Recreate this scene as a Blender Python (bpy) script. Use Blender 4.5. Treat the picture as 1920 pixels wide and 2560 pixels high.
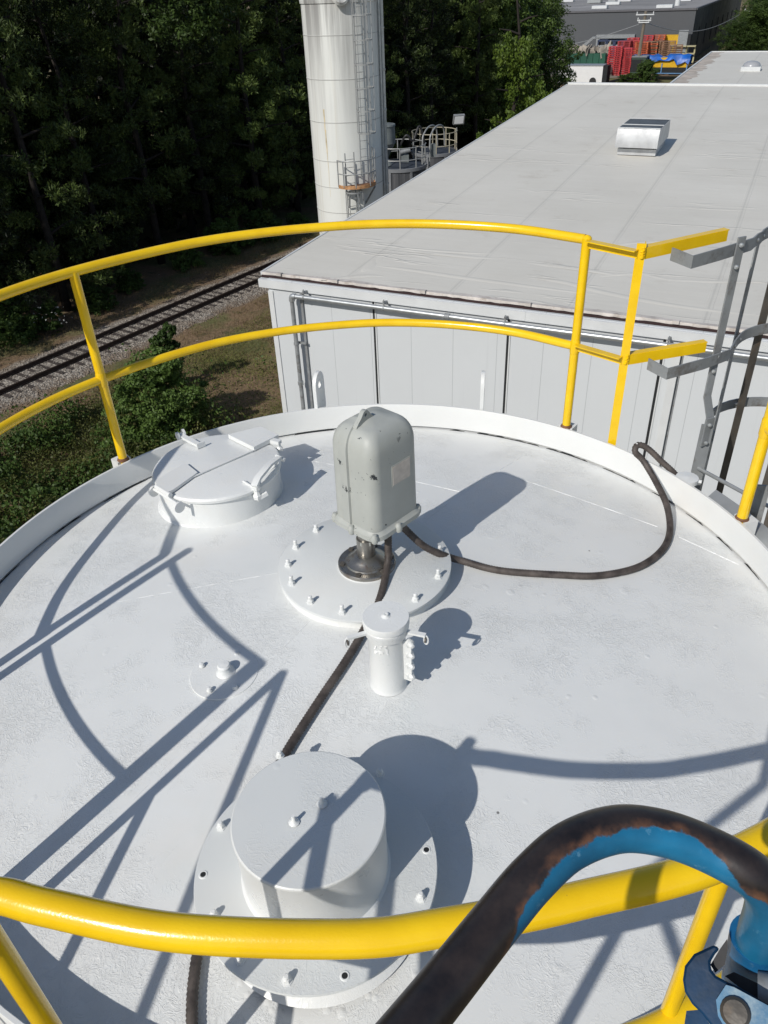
import bpy, bmesh, math, random
import numpy as np
from mathutils import Vector, Matrix, Euler
random.seed(7)
rng = np.random.default_rng(11)
for o in list(bpy.data.objects):
    bpy.data.objects.remove(o)
scene = bpy.context.scene
C = scene.collection
H = 14.7                                  # eye height above the ground (camera stands over x=0, y=0)

# ---------------------------------------------------------------- camera
R = Matrix(((0.99898336, -0.04508048, 0.0), (-0.02569056, -0.56930276, 0.82172645), (-0.03704382, -0.82089105, -0.56988213)))
cam_data = bpy.data.cameras.new('camera')
cam = bpy.data.objects.new('camera', cam_data)
C.objects.link(cam)
m = Matrix.Identity(4)
for i in range(3):
    m[i][0] = R[i][0]; m[i][1] = -R[i][1]; m[i][2] = -R[i][2]
m[2][3] = H
cam.matrix_world = m
cam_data.sensor_fit = 'VERTICAL'
cam_data.sensor_height = 36.0
cam_data.lens = 36.0 * 1923.0 / 2560.0
cam_data.clip_start = 0.05
cam_data.clip_end = 3000
scene.camera = cam

# ---------------------------------------------------------------- sky, sun, exposure
SUN_EL, SUN_AZ = 38.8, 220.9
world = bpy.data.worlds.new('World')
scene.world = world
world.use_nodes = True
wn = world.node_tree
sky = wn.nodes.new('ShaderNodeTexSky')
sky.sky_type = 'NISHITA'
sky.sun_disc = False
sky.sun_elevation = math.radians(SUN_EL)
sky.sun_rotation = math.radians(SUN_AZ)
sky.air_density = 1.0
sky.dust_density = 0.6
bg = wn.nodes['Background']
bg.inputs['Strength'].default_value = 0.085
wn.links.new(sky.outputs[0], bg.inputs['Color'])
sun_data = bpy.data.lights.new('sun', 'SUN')
sun_data.energy = 3.5
sun_data.angle = math.radians(0.5)
sun_data.color = (1.0, 0.955, 0.885)
sun = bpy.data.objects.new('sun', sun_data)
C.objects.link(sun)
to_sun = Vector((-0.815, -0.941, 1.0)).normalized()
sun.rotation_euler = to_sun.to_track_quat('Z', 'Y').to_euler()
sun.location = (-30, -30, 60)
scene.view_settings.view_transform = 'Standard'
scene.view_settings.look = 'None'
scene.view_settings.exposure = 0.04
scene.view_settings.gamma = 1.0

# ---------------------------------------------------------------- small geometry kit
def ray(px, py):
    return (R @ Vector((px - 960.0, py - 1280.0, 1923.0))).normalized()
def onz(px, py, z):                      # world point of a picture pixel on the level z (z relative to the eye)
    r = ray(px, py); r = r * (z / r.z); return Vector((r.x, r.y, z + H))
U = Vector((math.sin(math.radians(116.9)), math.cos(math.radians(116.9)), 0))     # along the warehouse front
N = Vector((math.sin(math.radians(26.9)), math.cos(math.radians(26.9)), 0))       # into the warehouse
def un(u, n, z=0.0):
    p = U * u + N * n; return Vector((p.x, p.y, z))
def onn(px, py, n):                      # point on a plane parallel to the warehouse front
    r = ray(px, py); r = r * (n / r.dot(N)); return Vector((r.x, r.y, r.z + H))
def V(x, y, z): return Vector((x, y, z + H))

class MB:
    def __init__(s): s.v = []; s.f = []; s.sm = []
    def add(s, vs, fs, smooth=True):
        b = len(s.v); s.v += [tuple(v) for v in vs]
        s.f += [tuple(i + b for i in f) for f in fs]; s.sm += [smooth] * len(fs); return s
    def box(s, c, size, ax=None):
        c = Vector(c); X, Y, Z = ax if ax else (Vector((1,0,0)), Vector((0,1,0)), Vector((0,0,1)))
        hx, hy, hz = [q / 2 for q in size]
        vs = [c + X*a*hx + Y*b*hy + Z*d*hz for a in (-1,1) for b in (-1,1) for d in (-1,1)]
        return s.add(vs, [(0,1,3,2),(4,6,7,5),(0,4,5,1),(2,3,7,6),(0,2,6,4),(1,5,7,3)], False)
    def bar(s, a, b, w, h, upv=(0,0,1)):
        a = Vector(a); b = Vector(b); d = (b - a); L = d.length; d.normalize()
        x = d.cross(Vector(upv))
        if x.length < 1e-4: x = d.cross(Vector((1,0,0)))
        x.normalize(); y = x.cross(d)
        return s.box((a + b) / 2, (L, w, h), (d, x, y))
    def tube(s, path, r, n=12, caps=True, rad=None):
        path = [Vector(p) for p in path]; m_ = len(path); rings = []
        t0 = (path[1] - path[0]).normalized()
        x = t0.cross(Vector((0,0,1)))
        if x.length < 1e-3: x = Vector((1,0,0))
        x.normalize()
        vs = []
        for i, p in enumerate(path):
            if i == 0: t = path[1] - path[0]
            elif i == m_ - 1: t = path[-1] - path[-2]
            else: t = (path[i+1] - p).normalized() + (p - path[i-1]).normalized()
            t.normalize(); x = (x - t * x.dot(t)).normalized(); y = t.cross(x)
            rr = rad[i] if rad else r
            for k in range(n):
                a = 2 * math.pi * k / n
                vs.append(p + x * math.cos(a) * rr + y * math.sin(a) * rr)
        fs = [(i*n+k, i*n+(k+1) % n, (i+1)*n+(k+1) % n, (i+1)*n+k) for i in range(m_-1) for k in range(n)]
        b = len(s.v); s.add(vs, fs, True)
        if caps:
            s.f += [tuple(b + k for k in reversed(range(n))), tuple(b + (m_-1)*n + k for k in range(n))]; s.sm += [False, False]
        return s
    def lathe(s, c, prof, n=32, axis=(0,0,1), a0=0.0, a1=2*math.pi):
        c = Vector(c); A = Vector(axis).normalized()
        X = A.cross(Vector((0,1,0)));
        if X.length < 1e-3: X = Vector((1,0,0))
        X.normalize(); Y = A.cross(X); full = abs(a1 - a0 - 2*math.pi) < 1e-6
        cnt = n if full else n + 1; vs = []
        for r, z in prof:
            for k in range(cnt):
                a = a0 + (a1 - a0) * k / n
                vs.append(c + A*z + X*math.cos(a)*r + Y*math.sin(a)*r)
        fs = []
        for i in range(len(prof) - 1):
            for k in range(n):
                k2 = (k + 1) % cnt
                fs.append((i*cnt+k, i*cnt+k2, (i+1)*cnt+k2, (i+1)*cnt+k))
        s.add(vs, fs, True)
        return s
    def disc(s, c, r, n=32, axis=(0,0,1)):
        return s.lathe(c, [(r, 0), (0.0001, 0)], n, axis)
    def cyl(s, a, b, r, n=16, r2=None):
        a = Vector(a); b = Vector(b); L = (b - a).length; r2 = r if r2 is None else r2
        return s.lathe(a, [(0.0001, 0), (r, 0), (r2, L), (0.0001, L)], n, b - a)
    def prism(s, pts, d):                # closed outline extruded along d
        pts = [Vector(p) for p in pts]; d = Vector(d); n = len(pts)
        vs = pts + [p + d for p in pts]
        fs = [tuple(reversed(range(n))), tuple(range(n, 2*n))] + [(i, (i+1) % n, n + (i+1) % n, n + i) for i in range(n)]
        return s.add(vs, fs, False)
    def strip(s, path, w, t, wv):        # flat bar bent along a path; wv = direction of its width
        path = [Vector(p) for p in path]; n = len(path); vs = []
        wv = Vector(wv).normalized()
        for i, p in enumerate(path):
            q = path[min(i+1, n-1)] - path[max(i-1, 0)]; q.normalize()
            nn = q.cross(wv).normalized()
            vs += [p - wv*w/2 - nn*t/2, p + wv*w/2 - nn*t/2, p + wv*w/2 + nn*t/2, p - wv*w/2 + nn*t/2]
        fs = [(i*4+k, i*4+(k+1) % 4, (i+1)*4+(k+1) % 4, (i+1)*4+k) for i in range(n-1) for k in range(4)]
        fs += [(3,2,1,0), tuple((n-1)*4+k for k in range(4))]
        return s.add(vs, fs, True)
    def build(s, name, mat, parent=None, loc=None, ang=35, recalc=True):
        me = bpy.data.meshes.new(name)
        base = Vector(parent['base']) if parent is not None and 'base' in parent else Vector(loc) if loc is not None else Vector((0,0,0))
        me.from_pydata([(v[0]-base[0], v[1]-base[1], v[2]-base[2]) for v in s.v], [], s.f)
        me.polygons.foreach_set('use_smooth', s.sm)
        if recalc:
            bm = bmesh.new(); bm.from_mesh(me); bmesh.ops.remove_doubles(bm, verts=bm.verts, dist=1e-5)
            bmesh.ops.recalc_face_normals(bm, faces=bm.faces); bm.to_mesh(me); bm.free()
        me.set_sharp_from_angle(angle=math.radians(ang))
        me.materials.append(mat); me.update()
        o = bpy.data.objects.new(name, me); C.objects.link(o)
        if parent is not None:
            o.parent = parent; o['base'] = list(base)
        else:
            o.location = base; o['base'] = list(base)
        return o

def tag(o, label, cat, group=None):
    o['label'] = label; o['category'] = cat
    if group: o['group'] = group
    return o
def thing(name, base, label, cat, group=None):
    o = bpy.data.objects.new(name, None); C.objects.link(o)
    o.location = base; o['base'] = list(Vector(base)); o.empty_display_size = 0.2
    return tag(o, label, cat, group)
def kind(o, k): o['kind'] = k; return o
def kids(o): return [c for c in o.children]
def dup(root, loc, label=None, scale=None, rz=None):
    r = root.copy(); C.objects.link(r); r.location = loc; r['base'] = list(Vector(loc))
    if label: r['label'] = label
    if scale: r.scale = scale
    if rz is not None: r.rotation_euler = (0, 0, rz)
    for ch in list(root.children):
        c = ch.copy(); C.objects.link(c); c.parent = r
        for g in list(ch.children):
            d = g.copy(); C.objects.link(d); d.parent = c
    return r
def spline(pts, n=8):
    pts = [Vector(p) for p in pts]; P = [pts[0]*2 - pts[1]] + pts + [pts[-1]*2 - pts[-2]]; out = []
    for i in range(1, len(P) - 2):
        a, b, c, d = P[i-1], P[i], P[i+1], P[i+2]
        for k in range(n):
            t = k / n
            out.append(0.5 * ((2*b) + (c-a)*t + (2*a-5*b+4*c-d)*t*t + (3*b-a-3*c+d)*t**3))
    out.append(pts[-1]); return out
def arc(c, r, a0, a1, n, z=None):        # a = compass azimuth in degrees
    c = Vector(c); return [c + Vector((math.sin(math.radians(a0+(a1-a0)*i/n))*r, math.cos(math.radians(a0+(a1-a0)*i/n))*r, 0)) for i in range(n+1)]

# ---------------------------------------------------------------- materials
class NT:
    def __init__(s, name):
        s.m = bpy.data.materials.new(name); s.m.use_nodes = True; s.t = s.m.node_tree
        s.b = s.t.nodes['Principled BSDF']; s.co = s.t.nodes.new('ShaderNodeTexCoord').outputs['Object']
    def n(s, typ, **kw):
        o = s.t.nodes.new('ShaderNode' + typ)
        for k, v in kw.items():
            if k in o.inputs: s.set(o.inputs[k], v)
            else: setattr(o, k, v)
        return o
    def set(s, inp, v):
        if hasattr(v, 'is_output') or hasattr(v, 'links'): s.t.links.new(v, inp)
        else:
            if isinstance(v, tuple) and len(v) == 3 and inp.type == 'RGBA': v = v + (1.0,)
            inp.default_value = v
    def P(s, **kw):
        for k, v in kw.items(): s.set(s.b.inputs[k.replace('_', ' ')], v)
    def noise(s, scale, detail=4, rough=0.55, vec=None, dist=0.0):
        o = s.n('TexNoise'); s.set(o.inputs['Scale'], scale); s.set(o.inputs['Detail'], detail)
        s.set(o.inputs['Roughness'], rough); s.set(o.inputs['Distortion'], dist)
        s.set(o.inputs['Vector'], vec if vec is not None else s.co); return o.outputs['Fac']
    def ramp(s, fac, stops, interp='LINEAR'):
        o = s.n('ValToRGB'); o.color_ramp.interpolation = interp; e = o.color_ramp.elements
        while len(e) < len(stops): e.new(0.5)
        for el, (p, c) in zip(e, stops):
            el.position = p; el.color = (c, c, c, 1) if not isinstance(c, tuple) else (*c, 1)
        s.set(o.inputs['Fac'], fac); return o.outputs['Color']
    def mix(s, fac, a, b, mode='MIX'):
        o = s.n('MixRGB', blend_type=mode); s.set(o.inputs['Fac'], fac); s.set(o.inputs['Color1'], a); s.set(o.inputs['Color2'], b)
        return o.outputs['Color']
    def math(s, op, a, b=0.0, c=None):
        o = s.n('Math', operation=op); s.set(o.inputs[0], a); s.set(o.inputs[1], b)
        if c is not None: s.set(o.inputs[2], c)
        return o.outputs[0]
    def bump(s, h, strength=0.3, dist=0.01, normal=None):
        o = s.n('Bump'); s.set(o.inputs['Strength'], strength); s.set(o.inputs['Distance'], dist); s.set(o.inputs['Height'], h)
        if normal is not None: s.set(o.inputs['Normal'], normal)
        return o.outputs['Normal']
    def map(s, scale=(1,1,1), rot=(0,0,0), loc=(0,0,0)):
        o = s.n('Mapping'); s.set(o.inputs['Vector'], s.co); o.inputs['Scale'].default_value = scale
        o.inputs['Rotation'].default_value = rot; o.inputs['Location'].default_value = loc; return o.outputs[0]
    def xyz(s, v=None):
        o = s.n('SeparateXYZ'); s.set(o.inputs[0], v if v is not None else s.co); return o.outputs
    def vor(s, scale, feature='F1', vec=None, out='Distance'):
        o = s.n('TexVoronoi', feature=feature); s.set(o.inputs['Scale'], scale); s.set(o.inputs['Vector'], vec if vec is not None else s.co)
        return o.outputs[out]

def simple(name, col, rough=0.5, metal=0.0, var=0.12, vs=3.0, bump=0.15, bs=60.0, spec=0.5, dirt=None, ds=1.5):
    a = NT(name)
    f = a.noise(vs, 5)
    c = a.mix(a.ramp(f, [(0.3, 0.0), (0.7, 1.0)]), tuple(x*(1-var) for x in col), tuple(min(1, x*(1+var)) for x in col))
    if dirt:
        c = a.mix(a.ramp(a.noise(ds, 8, 0.7), [(0.52, 0.0), (0.72, 0.8)]), c, dirt)
    a.P(Base_Color=c, Roughness=a.ramp(a.noise(vs*3, 3), [(0.3, rough*0.85), (0.7, min(1, rough*1.15))]), Metallic=metal)
    a.set(a.b.inputs['Specular IOR Level'], spec)
    if bump: a.P(Normal=a.bump(a.noise(bs, 3), bump, 0.003))
    return a.m

def white_paint(name, col=(0.735, 0.75, 0.745), wrinkle=1.0, rough=0.34):
    a = NT(name)
    base = a.mix(a.ramp(a.noise(1.3, 6, 0.6), [(0.35, 0.0), (0.68, 1.0)]), tuple(x*0.95 for x in col), col)
    base = a.mix(a.ramp(a.noise(2.6, 5, 0.65, a.map(loc=(5, 3, 1))), [(0.56, 0.0), (0.75, 0.16)]), base, (0.52, 0.60, 0.60))
    base = a.mix(a.ramp(a.noise(0.9, 5, 0.65, a.map(loc=(9, 1, 4))), [(0.54, 0.0), (0.75, 0.28)]), base, (0.70, 0.63, 0.54))
    specks = a.ramp(a.vor(3.2), [(0.012, 1.0), (0.02, 0.0)])
    base = a.mix(a.math('MULTIPLY', specks, 0.8), base, (0.06, 0.06, 0.06))
    # alligatored, blistered old paint below the new coat
    warp = a.n('MixRGB'); warp.inputs['Fac'].default_value = 0.10
    a.set(warp.inputs['Color1'], a.co); nz = a.n('TexNoise'); nz.inputs['Scale'].default_value = 9.0; a.set(nz.inputs['Vector'], a.co)
    a.set(warp.inputs['Color2'], nz.outputs['Color'])
    mask = a.ramp(a.noise(2.1, 6, 0.68, a.map(loc=(2, 7, 0))), [(0.46, 0.0), (0.58, 1.0)])
    v1 = a.ramp(a.noise(46.0, 3, 0.55, warp.outputs[0], 2.6), [(0.515, 0.0), (0.575, 1.0)])
    v2 = a.ramp(a.noise(95.0, 3, 0.6, warp.outputs[0], 2.2), [(0.50, 0.0), (0.57, 1.0)])
    h = a.math('MULTIPLY', a.math('ADD', v1, a.math('MULTIPLY', v2, 0.35)), mask)
    blis = a.ramp(a.vor(13.0, 'SMOOTH_F1'), [(0.05, 1.0), (0.16, 0.0)])
    bm_ = a.ramp(a.noise(5.0, 2), [(0.55, 0.0), (0.6, 1.0)])
    h = a.math('ADD', h, a.math('MULTIPLY', blis, bm_))
    n1 = a.bump(h, 0.56*wrinkle, 0.0023)
    n2 = a.bump(a.noise(160, 2), 0.05, 0.002, n1)
    n3 = a.bump(a.noise(2.3, 2, 0.5), 0.35, 0.02, n2)
    a.P(Base_Color=base, Roughness=a.ramp(a.noise(4, 5), [(0.3, rough*0.8), (0.7, rough*1.35)]), Normal=n3)
    return a.m

def yellow_paint():
    a = NT('yellow_enamel')
    c = a.mix(a.ramp(a.noise(9, 4), [(0.35, 0.0), (0.65, 1.0)]), (0.80, 0.50, 0.004), (0.87, 0.57, 0.008))
    chips = a.ramp(a.vor(22.0), [(0.02, 1.0), (0.035, 0.0)])
    c = a.mix(a.math('MULTIPLY', chips, 0.45), c, (0.35, 0.17, 0.03))
    n1 = a.bump(a.noise(26, 2, 0.4), 0.10, 0.003)
    n2 = a.bump(a.noise(230, 2, 0.5), 0.28, 0.0010, n1)
    a.P(Base_Color=c, Roughness=0.24, Normal=n2)
    a.P(Coat_Weight=0.25, Coat_Roughness=0.12)
    return a.m

M = {}
M['white'] = white_paint('glossy_white_tank_paint')
M['flange_greyed'] = white_paint('sheen_greyed_white', (0.665, 0.685, 0.68), 0.6, 0.38)  # greyed in the colour to stand in for sheen and tilt of flat tops
M['white_smooth'] = white_paint('thick_white_paint', wrinkle=0.45, rough=0.30)
M['curb'] = white_paint('white_rim_paint', (0.70, 0.71, 0.70), 0.25, 0.42)
M['yellow'] = yellow_paint()
M['dark_gap'] = simple('dark_gap', (0.012, 0.014, 0.016), 0.8)
M['rust'] = simple('rust', (0.15, 0.07, 0.035), 0.85, var=0.4, vs=30, bump=0.5)
M['galv'] = simple('weathered_galvanised_steel', (0.27, 0.285, 0.295), 0.55, 0.25, 0.2, 6, 0.2, dirt=(0.10, 0.07, 0.045), ds=9)
M['galv_light'] = simple('bright_galvanised_steel', (0.42, 0.44, 0.45), 0.38, 0.6, 0.15, 5, 0.1)
M['dark_steel'] = simple('dark_brown_steel', (0.11, 0.10, 0.088), 0.5, 0.3, 0.35, 8, 0.3, dirt=(0.14, 0.09, 0.05), ds=12)
M['chrome'] = simple('worn_stainless', (0.30, 0.29, 0.27), 0.3, 0.85, 0.25, 12, 0.2, dirt=(0.20, 0.11, 0.05), ds=14)
M['rubber_dark'] = simple('black_rubber', (0.02, 0.02, 0.022), 0.6)

def motor_paint():
    a = NT('grey_green_machine_paint')
    c = a.mix(a.ramp(a.noise(7, 5), [(0.3, 0.0), (0.7, 1.0)]), (0.35, 0.365, 0.345), (0.41, 0.425, 0.40))
    c = a.mix(a.ramp(a.noise(2.2, 4), [(0.5, 0.0), (0.75, 0.4)]), c, (0.42, 0.40, 0.33))
    m1 = a.ramp(a.noise(19, 6, 0.75), [(0.625, 0.0), (0.635, 1.0)])
    m2 = a.ramp(a.vor(26.0), [(0.05, 1.0), (0.07, 0.0)])
    zone = a.ramp(a.noise(5, 2, 0.5, a.map(loc=(3, 3, 8))), [(0.46, 0.0), (0.50, 1.0)])
    chips = a.math('MULTIPLY', a.math('MAXIMUM', m1, m2), zone)
    c = a.mix(chips, c, (0.022, 0.026, 0.03))
    a.P(Base_Color=c, Roughness=0.5, Normal=a.bump(a.math('SUBTRACT', a.noise(90, 3), chips), 0.16, 0.002))
    return a.m
M['motor'] = motor_paint()

def hose_mat():
    a = NT('corrugated_hose_jacket')
    c = a.mix(a.ramp(a.noise(14, 6, 0.7), [(0.35, 0.0), (0.65, 1.0)]), (0.030, 0.023, 0.021), (0.105, 0.088, 0.078))
    c = a.mix(a.ramp(a.vor(9.0), [(0.045, 1.0), (0.06, 0.0)]), c, (0.6, 0.6, 0.6))
    a.P(Base_Color=c, Roughness=0.62, Normal=a.bump(a.noise(120, 3), 0.4, 0.002))
    return a.m
M['hose'] = hose_mat()

def worn_blue(name, lo, patch):
    a = NT(name)
    blue = a.mix(a.ramp(a.noise(18, 5), [(0.3, 0.0), (0.7, 1.0)]), (0.008, 0.082, 0.165), (0.012, 0.16, 0.31))
    blue = a.mix(a.ramp(a.noise(45, 5, 0.7), [(0.60, 0.0), (0.75, 0.6)]), blue, (0.22, 0.42, 0.55))
    steel = a.mix(a.ramp(a.noise(26, 6, 0.7), [(0.35, 0.0), (0.65, 1.0)]), (0.012, 0.010, 0.011), (0.036, 0.027, 0.024))
    at = a.n('Attribute'); at.attribute_name = 'wear'
    d = a.math('ADD', at.outputs['Fac'], a.math('MULTIPLY', a.math('SUBTRACT', a.noise(17, 6, 0.65), 0.5), patch))
    d = a.math('ADD', a.math('MULTIPLY', d, 0.25), 0.5)
    msk = a.ramp(d, [(lo, 0.0), (lo + 0.02, 1.0)])
    edge = a.ramp(d, [(lo - 0.005, 0.0), (lo + 0.02, 1.0), (lo + 0.10, 0.0)])
    c = a.mix(msk, blue, steel)
    c = a.mix(a.math('MULTIPLY', edge, a.ramp(a.noise(40, 4), [(0.4, 0.0), (0.6, 0.9)])), c, (0.16, 0.075, 0.04))
    a.P(Base_Color=c, Roughness=0.36, Normal=a.bump(a.math('ADD', msk, a.noise(60, 4)), 0.3, 0.001))
    return a.m
M['blue_worn'] = worn_blue('worn_blue_paint_over_steel', 0.50, 1.5)
M['blue'] = simple('scuffed_blue_paint', (0.008, 0.10, 0.24), 0.4, 0, 0.4, 20, 0.2, dirt=(0.25, 0.40, 0.48), ds=28)
M['blue_dark'] = simple('dark_blue_paint', (0.005, 0.030, 0.075), 0.5, 0, 0.5, 20, 0.2, spec=0.2, dirt=(0.008, 0.025, 0.045), ds=24)
M['blue_light'] = simple('faded_blue_paint', (0.05, 0.17, 0.30), 0.45, 0, 0.3, 20, 0.2, dirt=(0.32, 0.40, 0.42), ds=22)

# ================================================================ the white storage tank
TC = Vector((-0.10, 2.52, H)); TR = 1.85
def deck_z(x, y):
    r = math.hypot(x - TC.x, y - TC.y) / TR
    return -2.214 - 0.148 * min(r, 1.0) ** 1.05
def D(x, y, dz=0.0): return V(x, y, deck_z(x, y) + dz)

tank = thing('storage_tank', (TC.x, TC.y, 0), 'big round white storage tank whose freshly painted top fills the picture', 'tank')
mb = MB()
prof = [(0.0001, deck_z(TC.x, TC.y))] + [(TR * i / 24, -2.214 - 0.148 * (i / 24) ** 1.05) for i in range(1, 25)]
mb.lathe((TC.x, TC.y, H), prof, 128)
mb.build('tank_roof', M['white'], tank)
mb = MB(); mb.lathe((TC.x, TC.y, 0), [(TR - 0.004, H - 2.366), (TR - 0.004, 0.0)], 128); mb.build('shell', M['curb'], tank)
# rim band: flat bar ring standing on the roof edge, with drainage slots at its foot
mb = MB(); t_ = 0.010
mb.lathe((TC.x, TC.y, H), [(TR - t_, -2.349), (TR - t_, -2.203), (TR - t_ + 0.002, -2.2), (TR + 0.004, -2.2), (TR + 0.006, -2.203), (TR + 0.006, -2.39)], 160)
mb.build('rim_band', M['curb'], tank)
slots = [(-78, -72), (-64, -58), (-53, -44), (-40, -37), (-34, -24), (-14, -6), (-1, 8), (17, 20), (22.5, 35), (36.5, 45), (48, 55), (58.5, 63), (66, 70), (73, 77), (80, 84), (88, 96), (100, 112), (120, 133), (150, 166), (190, 205), (215, 240), (260, 272)]
for a0, a1 in slots:
    mb = MB()
    nseg = max(4, int((a1 - a0) * 1.6)); vs = []; fs = []
    for i in range(nseg + 1):
        a = math.radians(a0 + (a1 - a0) * i / nseg); w = 0.0085 * (0.55 + 0.9 * random.random()) * (0.35 if i in (0, nseg) else 1)
        rr = TR - t_ - 0.0025
        vs += [(TC.x + math.sin(a) * rr, TC.y + math.cos(a) * rr, H - 2.362), (TC.x + math.sin(a) * rr, TC.y + math.cos(a) * rr, H - 2.3615 + w)]
    fs = [(2*i, 2*i+2, 2*i+3, 2*i+1) for i in range(nseg)]
    mb.add(vs, fs, True); mb.build('drain_slot', M['dark_gap'], tank, recalc=False)
# fillet of thick paint along the foot of the rim and weld seams across the roof
mb = MB()
def seam(p, q, r=0.004, wob=0.003, n=40):
    pts = []
    for i in range(n + 1):
        x = p[0] + (q[0] - p[0]) * i / n; y = p[1] + (q[1] - p[1]) * i / n
        pts.append(D(x, y, -0.0015 + random.uniform(-1, 1) * wob * 0.3))
    mb.tube(pts, r, 6, False, rad=[r * random.uniform(0.7, 1.15) for _ in pts])
def P2(px, py): v = onz(px, py, -2.27); return (v.x, v.y)
seam(P2(1318, 1105), P2(1130, 1240)); seam(P2(1130, 1240), P2(700, 1640), 0.003)
seam(P2(787, 1133), P2(1158, 1220), 0.0035); seam(P2(1250, 1160), P2(1650, 1288), 0.0035); seam(P2(1705, 1312), P2(1858, 1375), 0.0045)
seam(P2(290, 1490), P2(700, 1440), 0.003); seam(P2(700, 1640), P2(200, 2100), 0.0022); seam(P2(1150, 1900), P2(1700, 1500), 0.002)
mb.build('weld_seams', M['white_smooth'], tank)
# lifting lugs welded on the outside of the shell
for (lx, ly, yaw, mesh_hole) in ((-0.385, 4.42, 17, True), (0.63, 4.31, 8.3 + 1.5, False)):
    e1 = Vector((math.sin(math.radians(yaw)), math.cos(math.radians(yaw)), 0)); z1 = Vector((0, 0, 1)); b0 = V(lx, ly, -2.30)
    w = 0.075; hgt = 0.315; outl = []
    for i in range(13):
        a = math.pi * i / 12; outl.append(b0 + e1 * (math.cos(a) * w) + z1 * (hgt - w + math.sin(a) * w))
    outl += [b0 - e1 * w, b0 + e1 * w]
    hole = [b0 + e1 * (math.cos(a) * 0.028) + z1 * (hgt - 0.085 + math.sin(a) * 0.028) for a in [2*math.pi*k/16 for k in range(16)]]
    nrm = e1.cross(z1).normalized() * 0.022
    lm = MB()
    # plate with a real hole: bridge the outline to the hole through matched rings
    ring = [b0 + z1 * (hgt - 0.085) + (p - b0 - z1 * (hgt - 0.085)) for p in outl]
    big = []
    cz = b0 + z1 * (hgt - 0.085)
    for h_ in hole:
        d_ = (h_ - cz).normalized(); best = None
        for k in range(len(outl)):
            A, B = outl[k], outl[(k + 1) % len(outl)]
            ax, az = (A - cz).dot(e1), (A - cz).z; bx, bz = (B - cz).dot(e1), (B - cz).z
            dx, dz = d_.dot(e1), d_.z
            den = dx * (bz - az) - dz * (bx - ax)
            if abs(den) < 1e-9: continue
            tt = (ax * (bz - az) - az * (bx - ax)) / den; ss = (ax * dz - az * dx) / den
            if tt > 0 and -1e-6 <= ss <= 1 + 1e-6: best = cz + d_ * tt
        big.append(best)
    nH = 16; vs = hole + big + [p + nrm for p in hole] + [p + nrm for p in big]; fs = []
    for k in range(nH):
        k2 = (k + 1) % nH
        fs += [(k, k2, nH+k2, nH+k), (2*nH+k, 3*nH+k, 3*nH+k2, 2*nH+k2), (k, 2*nH+k, 2*nH+k2, k2), (nH+k, nH+k2, 3*nH+k2, 3*nH+k)]
    lm.add(vs, fs, False)
    lm.build('lifting_lug', M['white_smooth'], tank)
# small white fitting with a round lid outside the rim (far right)
p = onz(1716, 1203, -2.25); p.z -= 0.03
nz = thing('side_nozzle', p, 'little white capped nozzle just outside the tank rim beside the grey ladder', 'nozzle')
MB().lathe(p, [(0.045, -0.25), (0.045, 0.03), (0.058, 0.03), (0.058, 0.055), (0.0001, 0.06)], 20).build('nozzle_body', M['white_smooth'], nz)
MB().cyl(p + Vector((0.05, -0.02, 0.04)), p + Vector((0.068, -0.03, 0.04)), 0.010, 8).build('bolt', M['white_smooth'], nz)

# ================================================================ yellow guardrail
ZT, ZM = -1.13, -1.705
RT = 0.0245
def at_z(pts, z): return [V(x, y, z) for x, y in pts]
FAR = [(-2.05, 1.93), (-2.055, 2.25), (-2.0, 2.62), (-1.90, 3.08), (-1.72, 3.50), (-1.44, 3.86), (-1.0, 4.215), (-0.60, 4.385), (-0.2, 4.455), (0.11, 4.452), (0.45, 4.375), (0.79, 4.22), (1.085, 3.985)]
LEFT = [(-1.44, 1.16), (-1.575, 1.285), (-1.70, 1.42), (-1.81, 1.56), (-1.91, 1.71), (-2.0, 1.87)]
NEAR = [(-0.70, 0.675), (-0.655, 0.655), (-0.60, 0.645), (-0.53, 0.625), (-0.33, 0.58), (-0.08, 0.56), (0.06, 0.57), (0.26, 0.60), (0.52, 0.66), (0.86, 0.83), (1.2, 1.08), (1.5, 1.44), (1.72, 1.9), (1.83, 2.4), (1.722, 2.985)]
rail_lbl = {'far': 'long curved yellow guardrail round the far side of the white tank top',
            'left': 'short yellow guardrail section left of the gate opening on the tank rim',
            'near': 'thick yellow guardrail curving along the near edge of the tank, closest to the viewer'}
G = 'yellow guardrail sections around the tank'
def post(parent, x, y, top=ZT, bottom=-2.30, r=RT):
    MB().tube([V(x, y, bottom), V(x, y, top)], r, 16).build('post', M['yellow'], parent)
def shoe(parent, x, y):
    c = Vector((x - TC.x, y - TC.y, 0)).normalized()
    b = MB(); q = V(x, y, -2.252) + c * 0.026
    tng = Vector((-c.y, c.x, 0))
    b.box(q, (0.070, 0.085, 0.10), (c, tng, Vector((0, 0, 1)))); b.build('post_shoe', M['white_smooth'], parent)
    b = MB(); b.lathe(V(x, y, -2.203), [(0.0, 0), (0.034, 0.0), (0.031, 0.008), (RT, 0.016)], 16); b.build('rust_ring', M['rust'], parent)

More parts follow.
